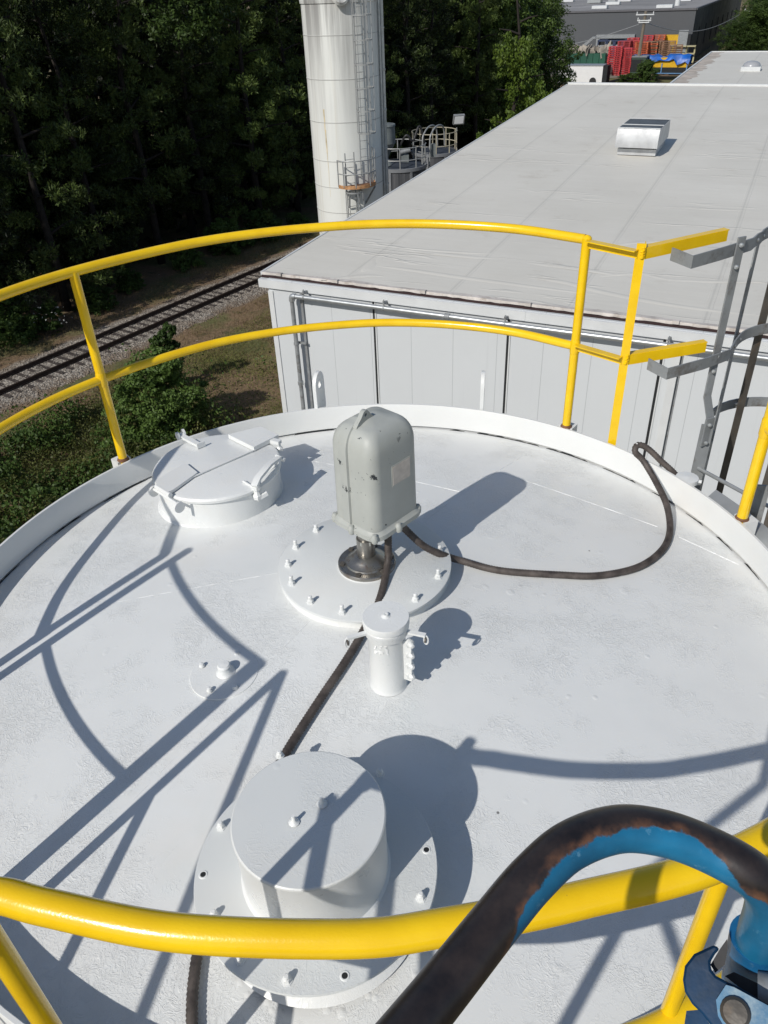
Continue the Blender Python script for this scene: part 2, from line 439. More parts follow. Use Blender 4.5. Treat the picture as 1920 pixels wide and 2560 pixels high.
gr = thing('guardrail', V(0, 4.4, -2.2), rail_lbl['far'], 'guardrail', G)
MB().tube(spline(at_z(FAR, ZT), 10), RT, 20).build('top_rail', M['yellow'], gr)
MB().tube(spline(at_z(FAR, ZM), 10), RT * 0.97, 20).build('mid_rail', M['yellow'], gr)
for x, y in ((-2.05, 1.93), (-1.475, 3.82), (1.092, 3.972)): post(gr, x, y); shoe(gr, x, y)
for x, y in ((-2.05, 1.93), (-1.475, 3.82), (1.092, 3.972)):
    MB().lathe(V(x, y, ZM), [(RT, -0.04), (RT * 1.12, -0.03), (RT * 1.12, 0.03), (RT, 0.04)], 16).build('weld_collar', M['yellow'], gr)
MB().lathe(V(1.092, 3.972, ZT), [(RT, -0.005), (RT * 1.03, 0.01), (RT * 0.7, RT * 0.8), (0.0001, RT * 1.05)], 16).build('elbow', M['yellow'], gr)

# angle iron frame by the ladder gate (far right) : post + two arms at each level
def angle(a, b, leg=0.042, th=0.005, up=Vector((0, 0, 1)), side=1):
    """an L-section bar: one leg flat, the other vertical"""
    a = Vector(a); b = Vector(b); d = (b - a).normalized(); x = d.cross(up).normalized() * side; z = x.cross(d).normalized() * side
    L = (b - a).length; mbx = MB(); c = (a + b) / 2
    mbx.box(c + x * leg / 2, (L, leg, th), (d, x, z)); mbx.box(c - z * (leg / 2) + x * th / 2, (L, th, leg - th), (d, x, z))
    return mbx
def addmb(a, b):
    off = len(a.v); a.v += b.v; a.f += [tuple(i + off for i in f) for f in b.f]; a.sm += b.sm; return a
gf = thing('gate_frame', V(1.3, 3.76, -2.25), 'thin yellow angle iron frame between the far guardrail end and the grey ladder cage', 'frame')
ap = (1.305, 3.765)
mbx = MB(); mbx.box(V(ap[0], ap[1], (-1.10 - 2.36) / 2), (0.045, 0.006, 1.26), (Vector((0.95, -0.30, 0)), Vector((0.30, 0.95, 0)), Vector((0, 0, 1))))
mbx.box(V(ap[0], ap[1], (-1.10 - 2.36) / 2) + Vector((0.023, 0.015, 0)), (0.006, 0.045, 1.258), (Vector((0.95, -0.30, 0)), Vector((0.30, 0.95, 0)), Vector((0, 0, 1))))
mbx.build('upright', M['yellow'], gf)
for zt, e in ((ZT, (1.800, 3.955)), (ZM + 0.02, (1.765, 3.85))):
    angle(V(1.10, 3.955, zt + 0.005), V(ap[0] - 0.01, ap[1], zt), 0.045).build('arm', M['yellow'], gf)
    a_ = V(ap[0] + 0.02, ap[1], zt - 0.02); b_ = V(e[0], e[1], zt - 0.005)
    dirn = (b_ - a_).normalized()
    o_ = MB(); o_.bar(a_, b_, 0.006, 0.055); o_.bar(a_ + Vector((0, 0.02, 0.027)), b_ + Vector((0, 0.02, 0.027)), 0.04, 0.005)
    o_.build('arm', M['yellow'], gf)
    wb = MB()
    for k in range(9): wb.lathe(a_ + Vector((0, 0, -0.018 + 0.006 * k)) - dirn * 0.012 + Vector((random.uniform(-.004, .004), -.004, 0)), [(0.0001, -0.008), (0.010, 0), (0.0001, 0.008)], 7)
    wb.build('weld_bead', M['yellow'], gf)

# left section with its taller twin post, gate jamb and the handrails leading off the tank
gl = thing('guardrail', V(-1.7, 1.5, -2.2), rail_lbl['left'], 'guardrail', G)
for z_, nm in ((ZT, 'top_rail'), (ZM, 'mid_rail')): MB().tube(spline(at_z(LEFT, z_), 8), 0.016, 16).build(nm, M['yellow'], gl)
post(gl, -2.0, 1.87, -1.04); post(gl, -1.44, 1.16); post(gl, -1.460, 1.177, r=0.02); post(gl, -1.345, 1.10, r=0.019)
for z_ in (ZT, ZM):
    MB().tube([V(-1.345, 1.10, z_), V(-1.595, 0.29, z_), V(-1.77, -0.3, z_)], 0.018, 12).build('handrail', M['yellow'], gl)
gn = thing('guardrail', V(0, 0.56, -2.2), rail_lbl['near'], 'guardrail', G)
MB().tube(spline(at_z(NEAR, ZT), 12), 0.0262, 28).build('top_rail', M['yellow'], gn)
MB().tube(spline(at_z(NEAR, ZM), 12), 0.0262, 28).build('mid_rail', M['yellow'], gn)
post(gn, -0.70, 0.68, ZT + 0.05, r=0.021)
for x, y, r_ in ((0.515, 0.67, 0.0155), (1.722, 2.985, 0.0262)): post(gn, x, y, r=r_)
for x, y in ((1.722, 2.985),): shoe(gn, x, y)
MB().lathe(V(-0.70, 0.675, ZT), [(0.026, -0.03), (0.0275, -0.005), (0.024, 0.016), (0.012, 0.026), (0.0001, 0.029)], 20).build('elbow', M['yellow'], gn)
for z_ in (ZT, ZM):
    MB().tube([V(-0.82, 0.60, z_), V(-0.92, -0.1, z_), V(-1.0, -0.6, z_)], 0.02, 12).build('handrail', M['yellow'], gn)
MB().lathe(V(1.722, 2.985, ZM), [(0.026, -0.05), (0.03, -0.035), (0.03, 0.035), (0.026, 0.05)], 20).build('weld_collar', M['yellow'], gn)

# ================================================================ agitator: gearbox housing on a shaft and a bolted plate
def bolt(mbx, p, r=0.0085, h=0.034, nut=0.014, tilt=0.0):
    p = Vector(p); mbx.lathe(p, [(nut + 0.004, 0), (nut + 0.004, 0.003), (nut, 0.004)], 6); mbx.lathe(p, [(nut, 0.0), (nut, 0.014), (nut * 0.8, 0.017), (r, 0.018)], 6)
    mbx.lathe(p, [(r, 0.015), (r, h - 0.003), (r * 0.7, h), (0.0001, h)], 10)
ax_, ay_ = -0.097, 2.735; az_ = -2.168
ag = thing('tank_agitator', V(ax_, ay_, deck_z(ax_, ay_)), 'grey painted agitator gearbox standing on a round bolted plate in the middle of the tank', 'agitator')
MB().lathe(V(ax_, ay_, az_), [(0.39, -0.012), (0.39, -0.002), (0.387, 0.0), (0.0001, 0.0)], 96).build('mounting_plate', M['flange_greyed'], ag)
MB().lathe(V(ax_, ay_, az_), [(0.40, -0.085), (0.375, -0.07), (0.368, -0.05), (0.368, -0.012)], 96).build('nozzle_neck', M['white_smooth'], ag)
angs = [352, 318, 292, 270, 248, 222, 196, 168, 142, 112, 82]
for a in angs:
    q = V(ax_ + math.sin(math.radians(a)) * 0.347, ay_ + math.cos(math.radians(a)) * 0.347, az_)
    b = MB(); bolt(b, q, h=0.036 if a % 4 else 0.045); b.build('bolt', M['white_smooth'], ag)
cx, cy = -0.087, 2.72
fl = MB(); fl.lathe(V(cx, cy, az_), [(0.130, 0.0), (0.130, 0.018), (0.126, 0.021), (0.098, 0.021), (0.094, 0.028), (0.088, 0.030), (0.070, 0.046), (0.048, 0.060), (0.043, 0.062), (0.0001, 0.062)], 48)
fo = fl.build('shaft_flange', M['chrome'], ag)
for a in range(20, 380, 60):
    q = V(cx + math.sin(math.radians(a)) * 0.111, cy + math.cos(math.radians(a)) * 0.111, az_ + 0.021)
    MB().lathe(q, [(0.0125, 0), (0.0125, 0.007), (0.0001, 0.008)], 6).build('bolt', M['dark_steel'], fo)
MB().lathe(V(cx, cy, az_), [(0.133, 0.0), (0.133, 0.0035), (0.1295, 0.004)], 48).build('paint_ring', M['white_smooth'], ag)
MB().lathe(V(cx, cy, az_ + 0.06), [(0.041, 0), (0.041, 0.09), (0.034, 0.09), (0.034, 0.178)], 28).build('shaft', M['chrome'], ag)
MB().lathe(V(cx, cy, az_ + 0.126), [(0.034, 0), (0.043, 0.003), (0.043, 0.02), (0.034, 0.024)], 6).build('locknut', M['motor'], ag)
# housing: rounded box with a domed crown, on the diagonal
hx, hy = -0.030, 2.765; zb = -1.930; ztop = -1.446
yaw = math.radians(44); E1 = Vector((math.sin(yaw), math.cos(yaw), 0)); E2 = Vector((math.cos(yaw), -math.sin(yaw), 0))   # E1: away-right, E2: right-near
HA, HB = 0.146, 0.128     # half sizes along E1 / E2
def rrect(a, b, r, n=8):
    pts = []
    for (sx, sy, a0) in ((1, 1, 0), (-1, 1, 90), (-1, -1, 180), (1, -1, 270)):
        for k in range(n + 1):
            t = math.radians(a0 + 90 * k / n); pts.append((sx * (a - r) + math.cos(t) * r, sy * (b - r) + math.sin(t) * r))
    return pts
def hring(z, sc, r, grow=0.0):
    return [V(hx, hy, z) + E1 * p[0] + E2 * p[1] for p in rrect(HA * sc + grow, HB * sc + grow, r)]
def loft(rings, cap=True):
    b = MB(); n = len(rings[0]); vs = [p for r in rings for p in r]
    fs = [(i*n+k, i*n+(k+1) % n, (i+1)*n+(k+1) % n, (i+1)*n+k) for i in range(len(rings)-1) for k in range(n)]
    if cap: fs += [tuple(range(n-1, -1, -1)), tuple((len(rings)-1)*n + k for k in range(n))]
    b.add(vs, fs, True); return b
rings = []
Hh = ztop - zb; HS = 0.78 * Hh; RV = 0.064; RH = 0.098
def section(t):          # t 0..1 up the flank, 1..2 round the shoulder, 2..3 over the crown -> (height, inset)
    if t <= 1: return zb + 0.012 + t * (HS - 0.012), 0.004 * t
    if t <= 2:
        a = (t - 1) * math.pi / 2; return zb + HS + RH * math.sin(a), 0.004 + RV * (1 - math.cos(a))
    k = t - 2; return zb + HS + RH + 0.014 * math.sin(k * math.pi / 2), 0.004 + RV + 0.055 * k
def hring2(t):
    z, ins = section(t); r = max(0.012, 0.050 - ins * 0.1 if t < 1.01 else 0.052 - ins * 0.25)
    return [V(hx, hy, z) + E1 * p[0] + E2 * p[1] for p in rrect(HA - ins, HB - ins, min(r, HB - ins - 0.001))]
for t in [0, 0.25, 0.5, 0.75, 1.0] + [1 + k / 8 for k in range(1, 9)] + [2.25, 2.5, 2.75, 3.0]: rings.append(hring2(t))
body = loft(rings).build('housing', M['motor'], ag, ang=50)
rings = [hring(zb - 0.012, 0.98, 0.06, 0.012), hring(zb - 0.008, 0.98, 0.064, 0.018), hring(zb + 0.014, 0.98, 0.064, 0.018), hring(zb + 0.020, 0.98, 0.06, 0.010), hring(zb + 0.03, 0.99, 0.058, 0.002)]
loft(rings).build('housing_flange', M['motor'], ag)
# flange lugs with screws
for (s, t_) in ((-HA - 0.014, 0.0), (-HA * 0.1, -HB - 0.014), (-HA - 0.0, HB * 0.95), (-0.02, HB + 0.016), (HA * 0.95, HB * 0.9), (HA + .01, 0), (-HA*0.95, -HB*0.95), (HA*.9, -HB*.95)):
    q = V(hx, hy, zb - 0.012) + E1 * s + E2 * t_
    MB().lathe(q, [(0.012, 0.0), (0.015, 0.006), (0.015, 0.030), (0.011, 0.036), (0.009, 0.042), (0.0001, 0.044)], 12).build('flange_lug', M['motor'], ag)
# cover half: the crown casting stands proud of the left-hand face in one vertical step
vsr = []; stp = MB(); ts = [0.05 + 0.95 * k / 8 for k in range(9)] + [1 + k / 10 for k in range(1, 11)] + [2.2, 2.4]
for t in ts:
    z, ins = section(t)
    f_ = 1.0 if t < 2 else 0.6
    for (e2_, dn_) in ((-0.070, -0.003), (-0.052, 0.004), (-0.020, 0.009), (-0.011, 0.0095), (-0.006, -0.004)): vsr.append(V(hx, hy, z + (max(0, t - 1) * dn_)) - E1 * (HA - ins + dn_ * max(0.1, 2 - max(1, t))) + E2 * e2_)
stp.add(vsr, [(5*i+k, 5*i+k+1, 5*i+k+6, 5*i+k+5) for i in range(len(ts)-1) for k in range(4)], True)
stp.build('casting_rib', M['motor'], body, ang=40)
# lifting eye on the crown
eb = V(hx, hy, ztop + 0.004) - E1 * 0.045
ey = E1
fin = MB(); wv = E2 * 0.020; hc = eb + Vector((0, 0, 0.024)); nH = 14
hole = [hc + ey * (math.cos(2*math.pi*k/nH) * 0.008) + Vector((0, 0, math.sin(2*math.pi*k/nH) * 0.008)) for k in range(nH)]
outr = []
for k in range(nH):
    a = 2*math.pi*k/nH; c_, s_ = math.cos(a), math.sin(a)
    if s_ >= 0.2: outr.append(hc + ey * c_ * 0.019 + Vector((0, 0, s_ * 0.019)))
    else: outr.append(hc + ey * (c_ * 0.019 + math.copysign(0.045, c_) * (0.2 - s_) * (abs(c_) > .05)) + Vector((0, 0, -0.045 * (0.2 - s_) / 1.2)))
vs = [p - wv/2 for p in hole] + [p - wv/2 for p in outr] + [p + wv/2 for p in hole] + [p + wv/2 for p in outr]; fs = []
for k in range(nH):
    k2 = (k+1) % nH; fs += [(k, k2, nH+k2, nH+k), (2*nH+k, 3*nH+k, 3*nH+k2, 2*nH+k2), (k, 2*nH+k, 2*nH+k2, k2), (nH+k, nH+k2, 3*nH+k2, 3*nH+k)]
fin.add(vs, fs, False); fin.build('lifting_eye', M['motor'], ag)
# rating plate (worn blank) on the right-hand face
npc = V(hx, hy, zb + 0.26) + E2 * (HB - 0.004 + 0.003) + E1 * 0.025
plate_m = simple('worn_rating_plate', (0.50, 0.46, 0.42), 0.4, 0.3, 0.15, 30, 0.1)
MB().box(npc, (0.105, 0.004, 0.088), (E1, E2, Vector((0, 0, 1)))).build('rating_plate', plate_m, body)
MB().box(npc - E2 * 0.002, (0.115, 0.004, 0.098), (E1, E2, Vector((0, 0, 1)))).build('plate_border', M['motor'], body)

# ================================================================ corrugated hoses
def hose(name, pts, label, r=0.0175, group='dark corrugated hoses on the tank top'):
    path = spline(pts, 60); out = [path[0]]; step = 0.0065; acc = 0
    for i in range(1, len(path)):
        seg = path[i] - path[i-1]; L = seg.length; t = step - acc
        while t <= L and L > 0:
            out.append(path[i-1] + seg * (t / L)); t += step
        acc = (acc + L) % step
    rad = [r * (1.0 if (i // 1) % 2 else 0.85) for i in range(len(out))]
    b = MB(); b.tube(out, r, 14, True, rad)
    return tag(b.build(name, M['hose'], None, pts[0], ang=60), label, 'hose', group)
h1 = [(0.075, 2.82, -1.93), (0.08, 2.83, -2.02), (0.105, 2.86, -2.135)]
h1p = [onz(985, 1296, -1.91), onz(1012, 1322, -2.01), onz(1058, 1364, -2.10), onz(1105, 1387, -2.165), onz(1150, 1401, -2.215)] + [D(x, y, 0.019) for x, y in ((0.519, 2.725), (0.789, 2.70), (0.969, 2.70), (1.166, 2.765), (1.32, 2.895), (1.42, 3.06))]
h1p += [V(1.45, 3.22, -2.275), onz(1640, 1205, -2.235), onz(1608, 1152, -2.17), onz(1588, 1130, -2.12), onz(1594, 1113, -2.095), onz(1616, 1119, -2.11), onz(1650, 1150, -2.17), onz(1695, 1200, -2.28), V(1.62, 3.62, -2.5), V(1.66, 3.66, -3.6)]
hose('corrugated_hose', h1p, 'dark brown corrugated hose looping from the gearbox over the right tank rim')
h2p = [V(0.012, 2.70, -1.93), V(0.012, 2.70, -2.04), V(0.005, 2.66, -2.13)] + [D(x, y, z) for x, y, z in ((-0.03, 2.50, 0.05), (-0.075, 2.40, 0.030), (-0.125, 2.29, 0.02), (-0.185, 2.165, 0.019), (-0.274, 2.00, 0.019), (-0.367, 1.82, 0.019), (-0.45, 1.64, 0.019), (-0.53, 1.45, 0.019), (-0.59, 1.25, 0.019), (-0.60, 1.05, 0.02), (-0.575, 0.88, 0.019), (-0.54, 0.75, 0.03))]
h2p += [V(-0.52, 0.66, -2.18), V(-0.50, 0.60, -2.17), V(-0.48, 0.50, -2.3), V(-0.47, 0.46, -2.8)]
hose('corrugated_hose', h2p, 'dark corrugated hose running from the gearbox past the round drum to the near tank edge')

# ================================================================ capped vent pipe with band clamp
vx, vy = -0.011, 2.085; vb = deck_z(vx, vy)
vp = thing('vent_pipe', V(vx, vy, vb), 'upright white pipe stub with a clamped round lid in front of the gearbox', 'pipe')
MB().lathe(V(vx, vy, vb), [(0.075, -0.004), (0.0715, 0.004), (0.0702, 0.010), (0.070, 0.10), (0.070, 0.265), (0.072, 0.27)], 48).build('pipe_body', M['white_smooth'], vp)
MB().lathe(V(vx, vy, vb + 0.262), [(0.070, 0), (0.078, 0.004), (0.082, 0.012), (0.081, 0.024), (0.084, 0.030), (0.084, 0.044), (0.079, 0.050)], 48).build('band_clamp', M['white_smooth'], vp)
lid = MB().lathe(V(vx, vy, vb + 0.312), [(0.081, -0.006), (0.0865, 0), (0.087, 0.022), (0.0845, 0.028), (0.0001, 0.029)], 56).build('lid', M['white_smooth'], vp)
MB().lathe(V(vx, vy, vb + 0.341), [(0.018, 0), (0.012, 0.004), (0.010, 0.010), (0.004, 0.010), (0.003, 0.004), (0.0001, 0.004)], 12).build('lid_stud', M['white_smooth'], lid)
for sgn, d in ((-1, Vector((-0.93, -0.36, 0))), (1, Vector((0.92, -0.39, 0)))):
    d.normalize(); s_ = Vector((-d.y, d.x, 0))
    a0 = V(vx, vy, vb + 0.288) + d * 0.078
    lv = MB().bar(a0, a0 + d * 0.075 + Vector((0, 0, 0.004)), 0.017, 0.009).build('clamp_lever', M['white_smooth'], vp)
    b = MB(); cc_ = a0 + d * 0.077 + Vector((0, 0, -0.018)); ring_ = [cc_ + s_ * 0 + d * (math.cos(a) * 0.008) + Vector((0, 0, math.sin(a) * 0.020)) for a in [2*math.pi*k/16 for k in range(17)]]
    b.tube(ring_, 0.0032, 6, False); b.build('ring', M['white_smooth'], lv)
    b = MB(); b.lathe(cc_ - d * 0.004, [(0.0001, 0), (0.012, 0), (0.012, 0.004), (0.0001, 0.005)], 10, d); b.build('ring_shadow_plate', M['dark_steel'], lv)
pr = MB()
bd = Vector((0.87, -0.49, 0)).normalized()
pb = V(vx, vy, vb) + bd * 0.070
MB().box(pb + bd * 0.016 + Vector((0, 0, 0.15)), (0.034, 0.010, 0.20), (bd, Vector((-bd.y, bd.x, 0)), Vector((0, 0, 1)))).build('side_plate', M['white_smooth'], vp)
for zz in (0.075, 0.130, 0.185, 0.24):
    q = pb + bd * 0.028 + Vector((0, 0, zz)); ax = Vector((0.45, -0.85, 0.05)).normalized()
    b = MB(); b.lathe(q - ax * 0.016, [(0.0001, 0), (0.016, 0), (0.017, 0.014), (0.012, 0.017), (0.011, 0.026), (0.008, 0.034), (0.0001, 0.036)], 6 if zz != 0.24 else 14, ax)
    b.build('bolt', M['white_smooth'], vp)
b = MB()                                  # flakes of torn paint under the clamp
for k in range(26):
    a = math.radians(random.uniform(175, 215)); z = vb + random.uniform(0.215, 0.262)
    q = Vector((vx + math.sin(a) * 0.0715, vy + math.cos(a) * 0.0715, H + z)); n_ = Vector((math.sin(a), math.cos(a), 0)); tg = Vector((math.cos(a), -math.sin(a), 0))
    w = random.uniform(0.004, 0.012)
    b.add([q, q + tg * w, q + tg * w * 0.6 + Vector((0, 0, -w * 0.6)) + n_ * random.uniform(0.002, 0.008), q + Vector((0, 0, -w * 0.5)) + n_ * 0.002], [(0, 1, 2, 3)], False)
b.build('paint_flakes', M['white_smooth'], vp, recalc=False)

# ================================================================ round drum cover on its flanged nozzle
dx, dy = -0.248, 1.284; db = deck_z(dx, dy)
dr = thing('drum_cover', V(dx, dy, db), 'wide white drum shaped cover on a bolted flange nearest the viewer', 'cover')
MB().lathe(V(dx, dy, 0 + 0), [(0.0001, 0)], 3)
MB().lathe(V(dx, dy, -2.15), [(0.32, db + 2.15 - 0.004), (0.300, db + 2.15 + 0.01), (0.292, db + 2.15 + 0.02), (0.292, -0.010)], 72).build('nozzle_neck', M['white_smooth'], dr)
MB().lathe(V(dx, dy, -2.15), [(0.292, -0.0115), (0.357, -0.0115), (0.359, -0.006), (0.357, 0.0), (0.0001, 0.0)], 96).build('flange', M['flange_greyed'], dr)
body = MB().lathe(V(dx, dy, -2.15), [(0.224, -0.002), (0.2135, 0.006), (0.2125, 0.232), (0.2145, 0.237)], 80).build('drum', M['white_smooth'], dr)
lid = MB().lathe(V(dx, dy, -1.915), [(0.2145, 0.0), (0.2165, 0.004), (0.2155, 0.010), (0.212, 0.013), (0.0001, 0.0145)], 80).build('drum_lid', M['flange_greyed'], dr)
for (q, hh) in ((onz(805, 2009, -1.897), 0.03), (onz(735, 2055, -1.897), 0.028)):
    b = MB(); b.lathe(q, [(0.016, 0), (0.010, 0.004), (0.006, 0.010), (0.005, hh), (0.0001, hh)], 10); b.build('stud', M['white_smooth'], lid)
for (q, tp) in ((onz(553, 2068, -2.15), 'b'), (onz(508, 2187, -2.15), 'h'), (onz(1066, 2125, -2.15), 'h'), (onz(1052, 2245, -2.15), 'b'), (onz(602, 2400, -2.15), 'b'), (onz(862, 2440, -2.15), 'h'), (onz(718, 2452, -2.15), 'b'), (onz(536, 2290, -2.15), 'b'), (onz(950, 1935, -2.15), 'b'), (onz(700, 1890, -2.15), 'b')):
    if tp == 'b':
        b = MB(); bolt(b, q, 0.008, 0.026, 0.012); b.build('bolt', M['white_smooth'], dr)
    else:
        b = MB(); b.lathe(q, [(0.014, 0), (0.012, 0.0022), (0.0085, 0.0022)], 14); b.build('hole_rim', M['white_smooth'], dr)
        MB().disc(q + Vector((0, 0, 0.0012)), 0.0085, 14).build('bolt_hole', M['dark_gap'], dr)
# paint blobs at the foot of the nozzle neck
b = MB()
for k in range(26):
    a = math.radians(random.uniform(150, 225)); rr = 0.315 + random.uniform(-0.01, 0.02); x = dx + math.sin(a) * rr; y = dy + math.cos(a) * rr; s_ = random.uniform(0.003, 0.010)
    b.lathe(D(x, y, -0.003), [(s_ * 2.4, 0), (s_ * 1.4, s_ * 0.35), (0.0001, s_ * 0.5)], 7)
b.build('paint_blobs', M['white_smooth'], dr)

# ================================================================ little capped inspection flange
sx_, sy_ = -0.668, 2.185; sb = deck_z(sx_, sy_)
sf = thing('inspection_flange', V(sx_, sy_, sb), 'low round white blind flange with a knob at its centre, left of the vent pipe', 'flange')
nrm_ = Vector(((sx_ - TC.x) * 0.085, (sy_ - TC.y) * 0.085, 1)).normalized()
MB().lathe(V(sx_, sy_, sb + 0.001), [(0.139, -0.003), (0.1385, 0.002), (0.137, 0.0032), (0.0001, 0.0032)], 56, nrm_).build('flange_plate', M['white_smooth'], sf)
MB().lathe(V(sx_ + 0.005, sy_ + 0.0, sb + 0.006), [(0.040, 0.0), (0.033, 0.006), (0.031, 0.012), (0.027, 0.020), (0.027, 0.036), (0.022, 0.043), (0.0001, 0.045)], 28, nrm_).build('centre_knob', M['white_smooth'], sf)
for a in (22, 118 + 30, 205, 292): 
    q = V(sx_ + math.sin(math.radians(a)) * 0.104, sy_ + math.cos(math.radians(a)) * 0.104, sb + 0.006)
    b = MB(); b.lathe(q, [(0.013, 0), (0.010, 0.005), (0.009, 0.012), (0.0001, 0.015)], 10, nrm_); b.build('bolt', M['white_smooth'], sf)

# ================================================================ manway hatch
mx, my = -0.888, 3.575; mz = -2.118
mh = thing('manway_hatch', V(mx, my, deck_z(mx, my)), 'round white hinged manway hatch near the left far rim', 'hatch')
MB().lathe(V(mx, my, deck_z(mx, my)), [(0.362, -0.03), (0.342, 0.004), (0.331, 0.016), (0.329, mz - deck_z(mx, my) - 0.02)], 80).build('manway_neck', M['white_smooth'], mh)
lid = MB().lathe(V(mx, my, mz), [(0.329, -0.030), (0.343, -0.026), (0.3445, -0.012), (0.336, -0.002), (0.316, 0.003), (0.0001, 0.008)], 90).build('hatch_lid', M['white_smooth'], mh)
hz = mz + 0.008
def hp(px, py, dz=0.0): v = onz(px, py, hz + dz); return v
# raised step across the lid, hinge strap, square pad, grab bracket
b = MB(); b.bar(hp(465, 1200, 0.006), hp(640, 1123, 0.006), 0.008, 0.006); b.build('stiffener', M['white_smooth'], lid)
b = MB(); b.prism([hp(*q) for q in ((388, 1212), (398, 1202), (465, 1163), (495, 1187), (432, 1232), (420, 1236))], (0, 0, 0.016)); b.tube([hp(391, 1216, 0.004), hp(426, 1238, 0.004)], 0.013, 10); b.build('hinge_strap', M['white_smooth'], lid)
b = MB(); b.prism([hp(*q) for q in ((572, 1096), (652, 1076), (697, 1097), (636, 1128))], (0, 0, 0.026)); b.build('square_pad', M['white_smooth'], lid)
q0 = hp(384, 1222, -0.012); q1 = hp(447, 1262, -0.012)
b = MB(); b.tube([q0, q1], 0.008, 10); b.build('hinge_pin', M['white_smooth'], mh)
for q in (q0, q1):
    d = (q1 - q0).normalized(); b = MB(); b.lathe(q - d * 0.006 + Vector((0, 0, -0.014)), [(0.0001, 0), (0.030, 0), (0.030, 0.012), (0.0001, 0.012)], 18, d); b.build('hinge_ear', M['white_smooth'], mh)
b = MB(); b.bar(hp(447, 1086, 0.02), hp(500, 1114, 0.008), 0.030, 0.016); b.bar(hp(492, 1116, 0.016), hp(512, 1108, 0.016), 0.010, 0.03)
for q in (hp(447, 1090, 0.022), hp(461, 1082, 0.022)): b.lathe(q - Vector((0.01, 0.005, 0)), [(0.0001, 0), (0.024, 0), (0.024, 0.012), (0.0001, 0.012)], 14, (0.8, 0.55, 0))
b.build('grab_bracket', M['white_smooth'], lid)
# swing bolt clamps with their lever (front right) and the one behind
b = MB(); c0 = hp(641, 1225, -0.02)
b.lathe(c0 + Vector((0, 0, -0.05)), [(0.0001, 0), (0.022, 0), (0.024, 0.02), (0.016, 0.03), (0.014, 0.05), (0.022, 0.055), (0.022, 0.075), (0.012, 0.08), (0.011, 0.10), (0.0001, 0.10)], 7)
b.bar(c0 + Vector((-0.005, -0.01, -0.05)), c0 + Vector((0.05, 0.015, -0.03)), 0.02, 0.02); b.tube([c0 + Vector((-.005, 0, .01)), hp(608, 1203, 0.006)], 0.007, 8)
b.build('swing_bolt', M['white_smooth'], mh)
b = MB(); b.strip([hp(636, 1216, 0.02), hp(645, 1195, 0.045), hp(672, 1162, 0.05), hp(697, 1143, 0.045)], 0.05, 0.012, (0.7, -0.6, 0.25)); b.tube([hp(690, 1140, 0.04), hp(711, 1150, 0.03)], 0.012, 8)
b.tube([hp(640, 1214, 0.0), hp(658, 1194, -0.02), hp(683, 1168, -0.005), hp(697, 1146, 0.03)], 0.009, 8)
b.build('clamp_lever', M['white_smooth'], mh)
b = MB(); c1 = hp(697, 1112, -0.01)
b.lathe(c1 + Vector((0, 0, -0.04)), [(0.0001, 0), (0.020, 0), (0.020, 0.02), (0.012, 0.03), (0.012, 0.05), (0.0001, 0.055)], 7); b.bar(c1 + Vector((-0.06, 0.03, 0.02)), c1 + Vector((0.01, -0.01, 0.02)), 0.03, 0.02)
b.build('swing_bolt', M['white_smooth'], mh)

# ================================================================ grey ladder with its cage outside the rim
ld = thing('access_ladder', V(1.8, 3.75, -3.2), 'grey galvanised ladder and riveted cage hoops at the right edge', 'ladder')
def rivet(b, p, n, r=0.009): b.lathe(p, [(r, 0), (r * 0.8, r * 0.5), (0.0001, r * 0.7)], 8, n)
up = Vector((0, 0, 1)); lt = Vector((1.805, 3.80, 0)).normalized(); 
s1 = MB(); s1.strip([V(1.805, 3.80, -1.10), V(1.805, 3.80, -1.13), V(1.79, 3.765, -1.70), V(1.782, 3.745, -1.93), V(1.81, 3.70, -2.06)], 0.048, 0.009, (0.93, 0.36, 0)); s1.build('stile_extension', M['galv'], ld)
s2 = MB(); s2.box(V(1.80, 3.69, -2.12), (0.055, 0.012, 0.17), (Vector((0.93, 0.36, 0)), Vector((-0.36, 0.93, 0)), up)); s2.bar(V(1.80, 3.70, -2.08), V(1.80, 3.70, -8.5), 0.065, 0.010, (0.2, 0.9, 0)); s2.build('stile', M['galv'], ld)
s3 = MB(); s3.bar(V(2.08, 3.20, -2.08), V(2.08, 3.20, -8.5), 0.065, 0.010, (0.2, 0.9, 0)); s3.strip([V(2.09, 3.3, -0.98), V(2.09, 3.28, -1.8), V(2.08, 3.22, -2.1)], 0.048, 0.009, (0.93, 0.36, 0)); s3.build('stile', M['galv'], ld)
for k in range(17):
    z = -2.36 - 0.305 * k
    MB().tube([V(1.80, 3.70, z), V(2.08, 3.20, z)], 0.0115, 10).build('rung', M['galv_light'] if k < 1 else M['galv'], ld)
def hoop(z, cx_, cy_, rr, a0, a1, lead):
    pts = [V(x, y, z) for x, y in lead] + arc(V(cx_, cy_, z), rr, a0, a1, 28)
    o = MB().strip(pts, 0.062, 0.007, (0, 0, 1)).build('cage_hoop', M['galv'], ld)
    for q in (pts[len(lead)-1], pts[len(lead)+1], pts[len(lead)+7]):
        b = MB(); dd = Vector((0.3, -1.0, 0)).normalized(); rivet(b, q + dd * 0.004, dd, 0.011); b.build('rivet', M['galv_light'], o)
hoop(-1.162, 2.30, 3.80, 0.36, -60, 150, [(1.464, 3.78), (1.515, 3.64), (1.70, 3.75), (1.90, 3.88), (1.955, 3.95)])
hoop(-1.712, 2.30, 3.75, 0.38, -58, 150, [(1.418, 3.72), (1.475, 3.59), (1.70, 3.69), (1.87, 3.79), (1.94, 3.90)])
hoop(-2.22, 2.28, 3.83, 0.38, -70, 150, [(1.895, 3.80), (1.91, 3.90)])
